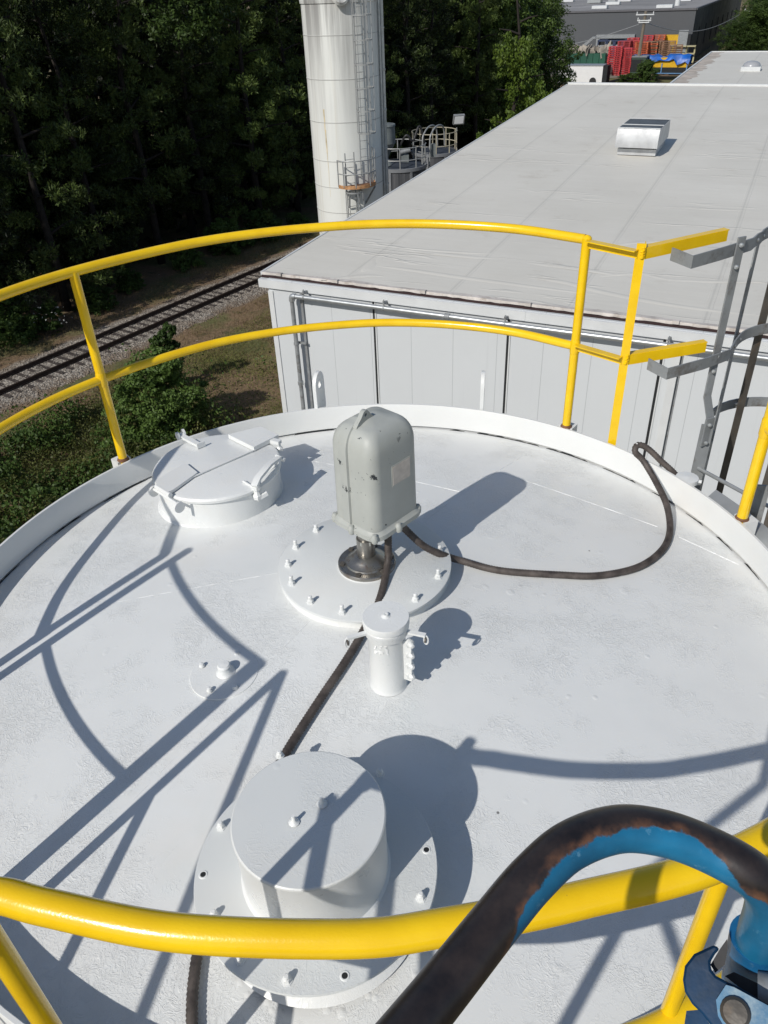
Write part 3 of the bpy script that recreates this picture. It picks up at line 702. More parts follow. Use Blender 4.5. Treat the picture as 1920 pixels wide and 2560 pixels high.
for k in range(1, 5): hoop(-2.22 - 1.1 * k, 2.28, 3.83, 0.38, -70, 150, [(1.87, 3.72), (1.90, 3.86)])
for k, a in enumerate((-48, -14, 30, 75, 115)):
    c = arc(Vector((2.29, 3.80, 0)), 0.372, a, a + 1, 1)[0]; n_ = Vector((math.cos(math.radians(a)), -math.sin(math.radians(a)), 0))
    b = MB(); b.bar(Vector((c.x, c.y, H - 1.10 if k else H - 1.16)), Vector((c.x, c.y, H - 7.4)), 0.050, 0.007, (math.sin(math.radians(a)), math.cos(math.radians(a)), 0)); b.build('cage_bar', M['dark_steel'] if k else M['galv'], ld)
for q in ((1.803, 3.79, -1.135), (1.80, 3.785, -1.24), (1.79, 3.755, -1.70), (1.785, 3.745, -1.78), (1.80, 3.683, -2.07), (1.80, 3.68, -2.18)):
    b = MB(); rivet(b, V(*q) + Vector((-0.002, -0.008, 0)), (-0.35, -0.93, 0.0), 0.0125); b.build('bolt', M['galv_light'], ld)
# black strap bracket on the right jamb and grey flat kick plate outside the rim
kp = MB(); kp.strip([p for p in arc(V(TC.x, TC.y, -2.30), TR + 0.13, 66, 86, 10)], 0.10, 0.006, (0.6, 0.2, 0.5)); 
tag(kp.build('kick_plate', M['galv_light'], None, V(1.8, 3, -2.3)), 'grey sheet metal kick plate outside the right tank rim', 'plate')
js = thing('fall_arrest_bracket', V(1.93, 3.05, -2.1), 'black steel safety bracket clamped beside the right guardrail post', 'bracket')
b = MB(); b.lathe(V(1.93, 3.10, -2.16), [(0.0001, 0), (0.05, 0.01), (0.06, 0.04), (0.04, 0.08), (0.0001, 0.085)], 9, (0.3, 0.1, 1)); b.build('clamp_head', M['rubber_dark'], js)
b = MB(); b.bar(V(1.93, 3.09, -2.1), V(1.90, 3.02, -2.9), 0.055, 0.02); b.build('upright', M['dark_steel'], js)
b = MB(); b.bar(V(1.87, 3.14, -2.12), V(1.86, 3.10, -2.9), 0.07, 0.014); b.build('side_flat', M['galv'], js)

# ================================================================ blue work basket: bent tube in front of the lens, bracket, rest of the basket behind
bk = thing('lift_basket', V(0.2, -0.3, -1.75), 'worn blue tubular steel work basket reaching in at the lower right corner', 'basket')
def at_d(px, py, d): r = ray(px, py) * d; return Vector((r.x, r.y, r.z + H))
hpnts = [at_d(930, 2690, 0.60), at_d(1085, 2500, 0.63), at_d(1155, 2412, 0.64), at_d(1240, 2305, 0.655), at_d(1330, 2197, 0.665), at_d(1424, 2115, 0.68), at_d(1540, 2073, 0.70), at_d(1655, 2082, 0.715), at_d(1770, 2123, 0.73), at_d(1878, 2185, 0.74), at_d(1922, 2250, 0.77), at_d(1903, 2330, 0.82), at_d(1880, 2400, 0.87)]
path = spline(hpnts, 14); rT = 0.0185; n_ = 28
tb = MB(); tb.tube(path, rT, n_)
ctr = at_d(1560, 2330, 0.72)
# how much paint is left, per vertex: rubbed bare on the outside of the bend
ho = tb.build('bent_tube', M['blue_worn'], bk, recalc=False)
me = ho.data; att = me.attributes.new('wear', 'FLOAT', 'POINT'); base = Vector(bk['base'])
cutoffs = spline([(0, 1.5, 0), (2, 1.4, 0), (3, 0.45, 0), (3.7, 0.10, 0), (4.5, -0.15, 0), (5.5, -0.25, 0), (6.5, -0.30, 0), (7.5, -0.05, 0), (8.2, 0.35, 0), (8.8, 0.75, 0), (9.3, 0.4, 0), (9.9, -0.35, 0), (11, -1.6, 0), (12, -1.9, 0)], 8)
vals = []
for i, v in enumerate(me.vertices):
    k = min(i // n_, len(path) - 1); c = path[k]; q = v.co + base - c
    inn = (ctr - c); t = (path[min(k+1, len(path)-1)] - path[max(k-1, 0)]).normalized(); inn = (inn - t * inn.dot(t)).normalized()
    u = k / (len(path) - 1) * 12.0; co = 0
    for j in range(len(cutoffs) - 1):
        if cutoffs[j].x <= u <= cutoffs[j+1].x + 1e-6:
            f_ = (u - cutoffs[j].x) / max(1e-6, cutoffs[j+1].x - cutoffs[j].x); co = cutoffs[j].y * (1 - f_) + cutoffs[j+1].y * f_; break
    vals.append(co - q.normalized().dot(inn))
att.data.foreach_set('value', vals)
MB().cyl(at_d(1893, 2345, 0.84), at_d(1868, 2462, 0.92), 0.0225, 28).build('socket_tube', M['blue'], bk)
# hooked latch plate: outline cut from plate, standing at arm's length
def px_plate(pts, d0, thick, d1=None):
    c = at_d(*pts[0], d0); 
    nrm = ray(*pts[0])
    out = []
    for p in pts:
        r = ray(*p); t = (c - Vector((0, 0, H))).dot(nrm) / r.dot(nrm); out.append(Vector((r.x*t, r.y*t, r.z*t + H)))
    return MB().prism(out, nrm * thick)
hook = [(1785, 2362), (1735, 2385), (1712, 2415), (1707, 2450), (1712, 2480), (1730, 2510), (1755, 2535), (1790, 2580), (1990, 2680), (2010, 2560), (1900, 2500), (1850, 2470), (1812, 2452), (1790, 2440), (1778, 2425), (1776, 2405), (1788, 2385), (1800, 2372)]
o = px_plate(hook, 0.80, 0.010).build('hook_plate', M['blue_dark'], bk)
bv = o.modifiers.new('edge', 'BEVEL'); bv.width = 0.002; bv.segments = 2; bv.limit_method = 'ANGLE'
o = px_plate([(1800, 2372), (1818, 2347), (1820, 2370), (1812, 2412), (1788, 2432), (1776, 2412)], 0.815, 0.02).build('inner_jaw', M['rubber_dark'], bk)
o = px_plate([(1716, 2527), (1750, 2524), (1800, 2600), (1900, 2700), (1720, 2700), (1711, 2560)], 0.83, 0.010).build('lower_plate', M['blue_dark'], bk)
o = px_plate([(1815, 2462), (1835, 2468), (1950, 2530), (1990, 2700), (1830, 2600), (1795, 2540), (1790, 2500)], 0.795, 0.004).build('link_arm', M['blue_light'], bk)
q = at_d(1838, 2532, 0.795); rn = ray(1838, 2532)
MB().lathe(q, [(0.0001, -0.006), (0.009, -0.0055), (0.0115, -0.003), (0.0115, 0.006), (0.0001, 0.006)], 20, rn).build('pivot_bolt', M['dark_steel'], bk)
o = px_plate([(1812, 2440), (1835, 2430), (1930, 2475), (1960, 2540), (1900, 2500), (1850, 2470)], 0.83, 0.02).build('pin_block', M['rubber_dark'], bk)
MB().tube([at_d(1895, 2478, 0.84), at_d(1990, 2500, 0.84)], 0.016, 14).build('steel_pin', M['galv'], bk)
# the part of the basket behind and below the camera
def bt(pts, nm='basket_rail', r=0.019): MB().tube([V(*p) for p in pts], r, 12).build(nm, M['blue'], bk)
e0 = hpnts[0] - Vector((0, 0, H))
bt([(e0.x, e0.y, e0.z), (-0.15, -0.02, -0.60), (-0.62, -0.30, -0.62), (-0.62, -0.95, -0.62), (0.55, -0.95, -0.62), (0.62, -0.3, -0.62), (0.56, 0.10, -0.66)])
bt([(0.455, 0.36, -0.74), (0.455, 0.36, -1.75)], 'basket_post'); bt([(-0.62, -0.30, -0.62), (-0.62, -0.30, -1.75)], 'basket_post'); bt([(-0.62, -0.95, -0.62), (-0.62, -0.95, -1.75)], 'basket_post'); bt([(0.55, -0.95, -0.62), (0.55, -0.95, -1.75)], 'basket_post')
bt([(-0.62, -0.30, -1.18), (-0.62, -0.95, -1.18), (0.55, -0.95, -1.18), (0.6, -0.1, -1.18)])
MB().box(V(0.0, -0.50, -1.78), (1.25, 0.95, 0.05)).build('basket_floor', M['galv'], bk)

# ================================================================ ground, track
TA0 = math.radians(35.2); TOFF = -13.92 * math.cos(TA0) - 36.73 * math.sin(TA0)
def ground_mat():
    a = NT('dry_verge_and_dirt')
    g1 = a.noise(0.22, 6, 0.62); g2 = a.noise(1.4, 7, 0.7); g3 = a.noise(9, 5, 0.7)
    c = a.mix(a.ramp(g3, [(0.35, 0.0), (0.65, 1.0)]), (0.125, 0.08, 0.045), (0.25, 0.17, 0.10))
    c = a.mix(a.ramp(g1, [(0.47, 0.0), (0.58, 1.0)]), c, a.mix(g3, (0.065, 0.074, 0.022), (0.16, 0.155, 0.06)))
    c = a.mix(a.ramp(g2, [(0.56, 0.0), (0.68, 0.85)]), c, (0.05, 0.058, 0.02))
    c = a.mix(a.ramp(a.vor(0.9), [(0.03, 0.8), (0.06, 0.0)]), c, (0.35, 0.30, 0.25))
    a.P(Base_Color=c, Roughness=0.95, Normal=a.bump(a.math('ADD', g2, g3), 0.9, 0.06)); return a.m
def gravel_mat():
    a = NT('crushed_stone')
    cell = a.vor(11.0, 'F1', None, 'Color'); b = a.n('RGBToBW'); a.set(b.inputs[0], cell)
    c = a.ramp(b.outputs[0], [(0.2, (0.13, 0.115, 0.098)), (0.5, (0.27, 0.24, 0.205)), (0.8, (0.44, 0.40, 0.345))])
    c = a.mix(a.ramp(a.noise(0.7, 6, 0.7), [(0.45, 0.0), (0.7, 0.55)]), c, (0.11, 0.075, 0.05))
    mt = a.map(rot=(0, 0, TA0), loc=(0, 0, 0)); tx = a.xyz(mt)[0]; off = a.math('ABSOLUTE', a.math('SUBTRACT', tx, TOFF))
    off = a.math('ADD', off, a.math('MULTIPLY', a.math('SUBTRACT', a.noise(0.9, 6, 0.7), 0.5), 3.2))
    c = a.mix(a.ramp(a.math('MULTIPLY', off, 0.2), [(0.30, 0.0), (0.48, 0.85)]), c, (0.15, 0.098, 0.055))
    a.P(Base_Color=c, Roughness=0.9, Normal=a.bump(a.vor(11.0), 1.0, 0.06)); return a.m
M['ground'] = ground_mat(); M['gravel'] = gravel_mat()
TA = math.radians(35.2); TD = Vector((math.sin(TA), math.cos(TA), 0)); TN = Vector((-TD.y, TD.x, 0))     # track direction, and away to the left
T0 = Vector((-13.92, 36.73, 0))                                                                        # a point on the track centre line
gm = MB(); gs = 90; xs = np.concatenate([np.linspace(-600, -60, 10), np.linspace(-52, 60, gs), np.linspace(70, 600, 10)]); ys = np.concatenate([np.linspace(-200, -20, 5), np.linspace(-12, 120, gs), np.linspace(135, 1500, 12)])
def gz(x, y):
    w = max(0.0, 1 - max(abs(x + 6) / 60, abs(y - 50) / 80)); q = Vector((x, y, 0)) - T0; dt = abs(q.dot(TN))
    calm = min(1, max(0, (dt - 2.2) / 4)); 
    return (math.sin(x*0.43+1)*math.cos(y*0.37)*0.16 + math.sin(x*1.3+y*0.7)*0.06 - 0.16) * min(1, w*2) * calm - 0.02
vs = [(x, y, gz(x, y)) for y in ys for x in xs]; nx_ = len(xs)
gm.add(vs, [(j*nx_+i, j*nx_+i+1, (j+1)*nx_+i+1, (j+1)*nx_+i) for j in range(len(ys)-1) for i in range(nx_-1)])
kind(gm.build('ground', M['ground'], recalc=False), 'structure')
# ballast bed with ragged shoulders
gm = MB(); vs = []; n_ = 260
offs = [-2.35, -1.75, -1.3, 0, 1.3, 1.8, 2.5]; hs = [-0.06, 0.06, 0.13, 0.14, 0.13, 0.05, -0.06]
for i in range(n_ + 1):
    t = -45 + 150 * i / n_; ph = math.sin(t*0.9)*0.18 + math.sin(t*2.3+1)*0.13 + random.uniform(-.1, .1)
    for k, (o_, h_) in enumerate(zip(offs, hs)):
        q = T0 + TD * t + TN * (o_ + (ph if k in (0, 6) else 0) * (1 if k else -1)); vs.append((q.x, q.y, h_ + (random.uniform(-.012, .012) if 0 < k < 6 else 0)))
gm.add(vs, [(i*7+k, i*7+k+1, (i+1)*7+k+1, (i+1)*7+k) for i in range(n_) for k in range(6)])
kind(gm.build('track_ballast', M['gravel'], recalc=False), 'structure')
# loose stones on the bed
def stones(n, region, smin, smax, seed):
    r = random.Random(seed); b = MB()
    ico = [(0,0,1),(0.9,0,.1),(0,0.9,-.1),(-0.9,0,.1),(0,-0.9,0),(0,0,-1)]; fc = [(0,1,2),(0,2,3),(0,3,4),(0,4,1),(5,2,1),(5,3,2),(5,4,3),(5,1,4)]
    for _ in range(n):
        q = region(r); s_ = r.uniform(smin, smax); ro = Euler((r.uniform(0,3), r.uniform(0,3), r.uniform(0,3))).to_matrix()
        b.add([q + ro @ Vector(v) * s_ * r.uniform(.7, 1.2) for v in ico], fc, False)
    return b
def on_bed(r):
    t = r.uniform(-12, 22); o_ = r.uniform(-2.5, 2.5); q = T0 + TD * t + TN * o_; q.z = 0.13 if abs(o_) < 1.3 else 0.13 - (abs(o_) - 1.3) * 0.16; return q
kind(stones(7000, on_bed, 0.025, 0.065, 3).build('ballast_stones', M['gravel'], recalc=False), 'stuff')
tr = thing('railway_track', (T0.x, T0.y, 0), 'single railway track on grey gravel curving past the warehouse corner', 'railway track')
railm = simple('rusty_rail', (0.045, 0.030, 0.025), 0.6, 0.3, 0.3, 6, 0.2); tie = simple('old_timber_tie', (0.048, 0.038, 0.033), 0.9, 0, 0.4, 4, 0.5, 20)
for s_ in (-0.7175, 0.7175):
    a_ = T0 + TD * -45 + TN * s_; b_ = T0 + TD * 105 + TN * s_; z = Vector((0, 0, 1))
    b = MB(); b.bar(a_ + z*0.335, b_ + z*0.335, 0.070, 0.045); b.bar(a_ + z*0.26, b_ + z*0.26, 0.018, 0.105); b.bar(a_ + z*0.20, b_ + z*0.20, 0.14, 0.02)
    b.build('rail', railm, tr)
for k in range(64):
    t = -12 + 0.56 * k; q = T0 + TD * t + Vector((0, 0, 0.078)); j = random.uniform(-0.03, 0.03)
    b = MB(); b.box(q, (2.6 + random.uniform(-.12, .12), 0.22, 0.14), (TN, (TD + TN * j).normalized(), Vector((0, 0, 1)))); b.build('sleeper', tie, tr)

# ================================================================ the long white warehouse
DW = 16.0
EZ = H - 0.3744 * DW                    # eave height
SL = math.tan(math.radians(1.886))
UL, UR = -0.7075 * DW, 22.0             # roof edge on the left, far right end
N0, N1 = 1.008 * DW, 2.885 * DW
def roofmat(name, seams=(0.0, 2.76), dirt=1.0):
    a = NT(name); mp = a.map(rot=(0, 0, math.radians(26.9))); x, y, z = a.xyz(mp)
    base = a.mix(a.ramp(a.noise(0.22, 7, 0.65, mp), [(0.35, 0.0), (0.7, 1.0)]), (0.59, 0.57, 0.515), (0.66, 0.64, 0.585))
    streak = a.noise(1.0, 6, 0.6, a.map(scale=(0.05, 0.9, 1), rot=(0, 0, 0)))
    mp2 = a.n('Mapping'); a.set(mp2.inputs['Vector'], mp); mp2.inputs['Scale'].default_value = (0.25, 1.6, 1)
    base = a.mix(a.ramp(a.noise(1.0, 6, 0.65, mp2.outputs[0]), [(0.5, 0.0), (0.75, 0.35)]), base, (0.54, 0.515, 0.465))
    base = a.mix(a.ramp(a.noise(0.5, 8, 0.75, mp), [(0.58, 0.0), (0.72, 0.5)]), base, (0.42, 0.38, 0.32))
    # membrane laps along the length every 2.76 m, and crosswise creases
    fx = a.math('FRACT', a.math('ADD', a.math('DIVIDE', a.math('SUBTRACT', x, seams[0]), seams[1]), 0.5)); dxx = a.math('ABSOLUTE', a.math('SUBTRACT', fx, 0.5))
    dxx = a.math('ADD', dxx, a.math('MULTIPLY', a.math('SUBTRACT', a.noise(1.5, 3), 0.5), 0.006))
    line = a.ramp(dxx, [(0.004, 1.0), (0.011, 0.0)]); lap = a.ramp(dxx, [(0.028, 1.0), (0.030, 0.0)])
    base = a.mix(a.math('MULTIPLY', line, 0.17), base, (0.17, 0.17, 0.16)); base = a.mix(a.math('MULTIPLY', lap, 0.04), base, (0.3, 0.3, 0.28))
    mp3 = a.n('Mapping'); a.set(mp3.inputs['Vector'], mp); mp3.inputs['Scale'].default_value = (0.12, 1.0, 1)
    wob = a.noise(0.9, 4, 0.6, mp3.outputs[0])
    fy = a.math('FRACT', a.math('ADD', a.math('MULTIPLY', y, 0.48), a.math('MULTIPLY', wob, 2.6))); dy = a.math('ABSOLUTE', a.math('SUBTRACT', fy, 0.5))
    crease = a.math('MULTIPLY', a.ramp(dy, [(0.0, 1.0), (0.05, 0.0)]), a.ramp(a.noise(0.35, 3, 0.5, mp), [(0.47, 0.0), (0.6, 1.0)]))
    h = a.math('ADD', a.math('MULTIPLY', crease, 1.0), a.math('ADD', a.math('MULTIPLY', lap, 0.25), a.math('MULTIPLY', a.noise(1.2, 5, 0.6, mp2.outputs[0]), 0.5)))
    a.P(Base_Color=base, Roughness=0.6, Normal=a.bump(h, 0.55, 0.035)); return a.m
M['membrane'] = roofmat('white_roof_membrane', (UL + 0.708 * DW - 0.207 * DW - 0 + 0, 2.768))
def wallmat(name, col, pitch, off, n0=0.0, w=0.008):
    a = NT(name); mp = a.map(rot=(0, 0, math.radians(26.9))); x, y, z = a.xyz(mp)
    c = a.mix(a.ramp(a.noise(0.8, 5), [(0.3, 0.0), (0.7, 1.0)]), tuple(v*0.97 for v in col), col)
    mps = a.n('Mapping'); a.set(mps.inputs['Vector'], mp); mps.inputs['Scale'].default_value = (7, 7, 0.25)
    c = a.mix(a.ramp(a.noise(1.0, 5, 0.6, mps.outputs[0]), [(0.58, 0.0), (0.8, 0.3)]), c, tuple(v*0.82 for v in col))
    f = a.math('FRACT', a.math('DIVIDE', a.math('SUBTRACT', x, off), pitch)); d = a.math('ABSOLUTE', a.math('SUBTRACT', f, 0.5))
    ln = a.ramp(d, [(w * 0.5, 1.0), (w, 0.0)]); c = a.mix(a.math('MULTIPLY', ln, 0.35), c, (0.10, 0.11, 0.12))
    rib = a.math('SINE', a.math('MULTIPLY', x, 2 * math.pi / 0.05))
    a.P(Base_Color=c, Roughness=0.42, Normal=a.bump(a.math('SUBTRACT', a.math('MULTIPLY', rib, 0.08), ln), 0.35, 0.006)); return a.m
M['panel'] = wallmat('white_insulated_panel', (0.575, 0.60, 0.62), 1.072, -0.478 * DW + 0.536)
M['trim'] = simple('white_metal_trim', (0.60, 0.615, 0.62), 0.4, 0, 0.05, 2, 0.05)
wh = thing('warehouse', un(UL, N0, 0), 'long low white panelled warehouse with a pale membrane roof', 'warehouse')
WL = -0.694 * DW
b = MB(); pts = [un(WL, DW, -0.3), un(UR, DW, -0.3), un(UR, N1 - 0.2, -0.3), un(WL, N1 - 0.2, -0.3)]
b.prism(pts[:2] + [un(UR, DW + 0.2, -0.3), un(WL, DW + 0.2, -0.3)], (0, 0, EZ + 0.2))
b.prism([un(WL, DW + 0.202, -0.3), un(WL + 0.2, DW + 0.202, -0.3), un(WL + 0.2, N1 - 0.2, -0.3), un(WL, N1 - 0.2, -0.3)], (0, 0, EZ + 0.2))
b.build('wall', M['panel'], wh)
def roofgrid(u0, u1, n0, n1, z0, nu, nn, seed, amp=0.012):
    b = MB(); vs = []; r = random.Random(seed)
    for j in range(nn + 1):
        n_ = n0 + (n1 - n0) * j / nn
        for i in range(nu + 1):
            u_ = u0 + (u1 - u0) * i / nu; q = un(u_, n_, z0 + SL * (n_ - n0)); q.z += (math.sin(u_*1.7 + n_*0.6) * math.sin(n_*1.1) * amp * 0.5) if 0 < j < nn else 0; vs.append(q)
    b.add(vs, [(j*(nu+1)+i, j*(nu+1)+i+1, (j+1)*(nu+1)+i+1, (j+1)*(nu+1)+i) for j in range(nn) for i in range(nu)]); return b
roof = roofgrid(UL, UR, N0, N1, EZ, 60, 60, 5).build('roof', M['membrane'], wh, recalc=False)
# raised membrane folds near the eave
b = MB()
def fold(pts, w=0.05, h=0.022):
    w *= 2.8; h *= 0.55
    P_ = spline([onroof(*p) for p in pts], 10); vs = []
    for i, p in enumerate(P_):
        t = (P_[min(i+1, len(P_)-1)] - P_[max(i-1, 0)]).normalized(); s_ = t.cross(Vector((0, 0, 1))).normalized(); e = math.sin(math.pi * i / (len(P_)-1)) ** 0.5
        for k, (o_, z_) in enumerate(((-1, -0.004), (-0.45, 0.6), (0, 1), (0.45, 0.6), (1, -0.004))): vs.append(p + s_ * o_ * w * e + Vector((0, 0, z_ * h * e if z_ > 0 else -0.004)))
    b.add(vs, [(i*5+k, i*5+k+1, (i+1)*5+k+1, (i+1)*5+k) for i in range(len(P_)-1) for k in range(4)])
def onroof(px, py):
    r = ray(px, py); z0 = EZ - H - SL * N0; t = z0 / (r.z - SL * r.dot(N)); r = r * t; return Vector((r.x, r.y, r.z + H))
M['membrane2'] = roofmat('white_roof_membrane_lap', (1e4 + 1.38, 2e4))
fold([(940, 665), (1010, 672), (1150, 692), (1300, 712), (1500, 738)]); fold([(995, 622), (1080, 632), (1180, 642), (1262, 648)]); fold([(1010, 620), (1110, 628), (1250, 636)], 0.04)
fold([(935, 660), (960, 640), (1000, 618)], 0.06, 0.02); fold([(905, 680), (925, 665), (938, 648)], 0.07); fold([(1300, 692), (1400, 703), (1520, 732), (1700, 765), (1915, 790)], 0.05)
fold([(1500, 690), (1600, 684), (1690, 700), (1915, 706)], 0.05); fold([(800, 700), (900, 690), (960, 690)], 0.05); fold([(1300, 655), (1420, 668), (1560, 690)], 0.05); fold([(1440, 640), (1560, 610), (1760, 600), (1915, 610)], 0.04)
b.build('membrane_fold', M['membrane2'], wh, recalc=False)
# far parapet lip, left gravel stop edge, dirty eave edge, dark gutter gap, fascia
zf = EZ + SL * (N1 - N0)
MB().bar(un(UL, N1 + 0.06, zf + 0.03), un(UR, N1 + 0.06, zf + 0.03), 0.14, 0.12).build('parapet_lip', M['trim'], wh)
b = MB(); b.bar(un(UL - 0.03, N0, EZ - 0.035), un(UL - 0.03, N1, zf - 0.035), 0.055, 0.10); b.build('verge_trim', M['trim'], wh)
MB().bar(un(UL - 0.055, N0 + .02, EZ - 0.02), un(UL - 0.055, N1, zf - 0.02), 0.02, 0.05).build('verge_gap', M['dark_gap'], wh)
edge = simple('dirty_membrane_edge', (0.52, 0.485, 0.45), 0.8, 0, 0.25, 3, 0.5, 25, dirt=(0.26, 0.21, 0.17), ds=4.0)
b = MB(); vs = []; k_ = 220
for i in range(k_ + 1):
    u_ = UL + (UR - UL) * i / k_; w1 = 0.12 + 0.035 * math.sin(u_ * 1.9) + random.uniform(-0.012, 0.012); 
    vs += [un(u_, N0 + w1 + 0.02, EZ + 0.008), un(u_, N0 - 0.012 + random.uniform(-.01, .01), EZ + 0.014), un(u_, N0 - 0.03, EZ - 0.045 + random.uniform(-.008, .012))]
b.add(vs, [(i*3+k, i*3+k+1, (i+1)*3+k+1, (i+1)*3+k) for i in range(k_) for k in range(2)])
for u_ in (-10.8, -9.2, -6.9, -4.4, -1.3, 1.6, 4.9): b.box(un(u_, N0 - 0.02, EZ + 0.01), (0.13, 0.10, 0.07), (U, N, Vector((0, 0, 1))))
b.build('eave_edge', edge, wh, recalc=False)
MB().bar(un(UL, N0 - 0.01, EZ - 0.07), un(UR, N0 - 0.01, EZ - 0.07), 0.10, 0.045).build('gutter_gap', simple('gutter_gap', (0.03, 0.014, 0.014), 0.9), wh)
b = MB(); FZ = EZ - 0.115
b.bar(un(UL - 0.02, N0 - 0.19, FZ - 0.10), un(UR, N0 - 0.19, FZ - 0.10), 0.02, 0.20); b.bar(un(UL - 0.02, N0 - 0.115, FZ - 0.002), un(UR, N0 - 0.115, FZ - 0.002), 0.13, 0.012)
b.bar(un(UL - 0.01, N0 - 0.08, FZ - 0.195), un(UR, N0 - 0.08, FZ - 0.195), 0.16, 0.01)
b.build('fascia', M['trim'], wh)
MB().box(un(-4.45, N0 - 0.203, FZ - 0.09), (0.10, 0.012, 0.21), (U, N, Vector((0, 0, 1)))).build('fascia_joint', M['trim'], wh)
MB().box(un(WL + 0.06, DW - 0.015, (EZ - 0.4) / 2), (0.14, 0.03, EZ - 0.4), (U, N, Vector((0, 0, 1)))).build('corner_trim', M['trim'], wh)
for u_ in (-0.509, -0.299, -0.090, 0.122, 0.333, 0.54): 
    u_ *= DW; MB().box(un(u_, DW - 0.004, (EZ - 0.3) / 2), (0.055, 0.02, EZ - 0.3), (U, N, Vector((0, 0, 1)))).build('panel_joint', M['dark_gap'], wh)
    MB().box(un(u_ + 0.045, DW - 0.008, (EZ - 0.3) / 2), (0.03, 0.03, EZ - 0.3), (U, N, Vector((0, 0, 1)))).build('joint_trim', M['trim'], wh)
# grey flashing column near the left corner and the pale downpipe at the right
b = MB(); b.box(un(-0.633 * DW, DW - 0.03, (EZ - 0.32) / 2), (0.06, 0.06, EZ - 0.32), (U, N, Vector((0, 0, 1)))); b.build('conduit_cover', M['galv'], wh)
b = MB(); b.box(un(-0.072 * DW, DW - 0.06, (EZ - 0.45) / 2), (0.16, 0.12, EZ - 0.45), (U, N, Vector((0, 0, 1)))); b.build('downpipe', M['trim'], wh)
b = MB(); b.box(un(-0.072 * DW + .11, DW - 0.004, (EZ - 0.45) / 2), (0.05, 0.012, EZ - 0.45), (U, N, Vector((0, 0, 1)))); b.build('panel_joint', M['galv'], wh)
# big galvanised pipe hung below the fascia
PN = DW - 0.22; p0 = onn(728, 737, PN); p1 = onn(1300, 818, PN); pz = (p0.z + p1.z) / 2; pu = p0.x * U.x + p0.y * U.y
pp = thing('sprinkler_pipe', un(pu, PN, pz), 'galvanised pipe run hung under the warehouse eave with a vertical drop at the left corner', 'pipe')
r_ = 0.057
MB().tube([un(pu + 0.12, PN, pz), un(UR - 1, PN, pz)], r_, 18).build('main_pipe', M['galv_light'], pp)
el = [un(pu + 0.12, PN, pz), un(pu + 0.05, PN, pz - 0.004), un(pu + 0.012, PN, pz - 0.04), un(pu, PN, pz - 0.13)]
MB().tube(spline(el, 5), r_ * 1.3, 16).build('elbow', M['galv_light'], pp)
MB().tube([un(pu, PN, pz - 0.12), un(pu, PN, 0.4)], r_ * 0.95, 16).build('drop_pipe', M['galv'], pp)
for zz in (pz - 2.35, pz - 4.2, pz - 6.1):
    MB().lathe(un(pu, PN, zz), [(r_, -0.06), (r_*1.3, -0.05), (r_*1.3, 0.05), (r_, 0.06)], 16).build('coupling', M['galv_light'], pp)
for px in (1120, 1132): pass
for px in (760, 960, 1118, 1262, 1668):
    q = onn(px, 740 + (px - 728) * 0.1415, PN); uu = q.x * U.x + q.y * U.y
    if px == 1118: MB().lathe(un(uu, PN, pz), [(r_, -0.07), (r_*1.25, -0.06), (r_*1.25, 0.06), (r_, 0.07)], 16, U).build('coupling', M['galv'], pp); continue
    b = MB(); b.box(un(uu, PN + 0.09, pz + 0.12), (0.05, 0.26, 0.04), (U, N, Vector((0, 0, 1)))); b.tube([un(uu, PN, pz + 0.05), un(uu, PN, pz + 0.20)], 0.012, 8)
    b.lathe(un(uu - 0.02, PN, pz), [(r_, 0), (r_*1.12, 0), (r_*1.12, 0.04), (r_, 0.04)], 16, U); b.lathe(un(uu, PN, pz + 0.15), [(0.0001, 0), (0.03, 0), (0.03, 0.02), (0.0001, 0.02)], 6)
    b.build('pipe_clamp', M['galv'], pp)
for zz in (pz - 1.25, pz - 3.6):
    b = MB(); b.box(un(pu + 0.10, PN + 0.10, zz), (0.26, 0.05, 0.05), (U, N, Vector((0, 0, 1)))); b.lathe(un(pu, PN, zz - 0.025), [(r_, 0), (r_*1.25, 0), (r_*1.25, 0.05), (r_, 0.05)], 16); b.build('pipe_clamp', M['galv'], pp)

# roof ventilator
VN = 1.955 * DW; vz = EZ + SL * (VN - N0); vu = -0.302 * DW
rv = thing('roof_ventilator', un(vu, VN, vz), 'boxy silver roof ventilator standing on the white warehouse roof', 'ventilator')
Z = Vector((0, 0, 1)); hood = simple('mill_finish_aluminium', (0.46, 0.47, 0.48), 0.5, 0.25, 0.15, 2.5, 0.1); hoodtop = simple('weathered_hood_top', (0.085, 0.088, 0.092), 0.5, 0.2, 0.2, 2, 0.1)
MB().box(un(vu, VN + 0.2, vz + 0.10), (1.32, 1.95, 0.20), (U, N, Z)).build('curb', hood, rv)
MB().box(un(vu, VN + 0.2, vz + 0.235), (1.15, 1.8, 0.06), (U, N, Z)).build('throat', M['dark_gap'], rv)
sec = [(-1.0, 0.27), (-1.02, 0.50), (-0.88, 0.86), (1.35, 0.86), (1.47, 0.5), (1.45, 0.27)]      # profile across N
b = MB(); b.prism([un(vu - 0.72, VN, vz) + N * y_ + Z * z_ for y_, z_ in sec], U * 1.44); b.build('hood', hood, rv)
b = MB(); b.box(un(vu, VN + 0.235, vz + 0.866), (1.40, 2.14, 0.012), (U, N, Z)); b.build('hood_top', hoodtop, rv)
for y_ in (-0.84, -0.10, 1.30): MB().box(un(vu, VN + y_, vz + 0.882), (1.44, 0.05, 0.02), (U, N, Z)).build('hood_seam', M['trim'], rv)

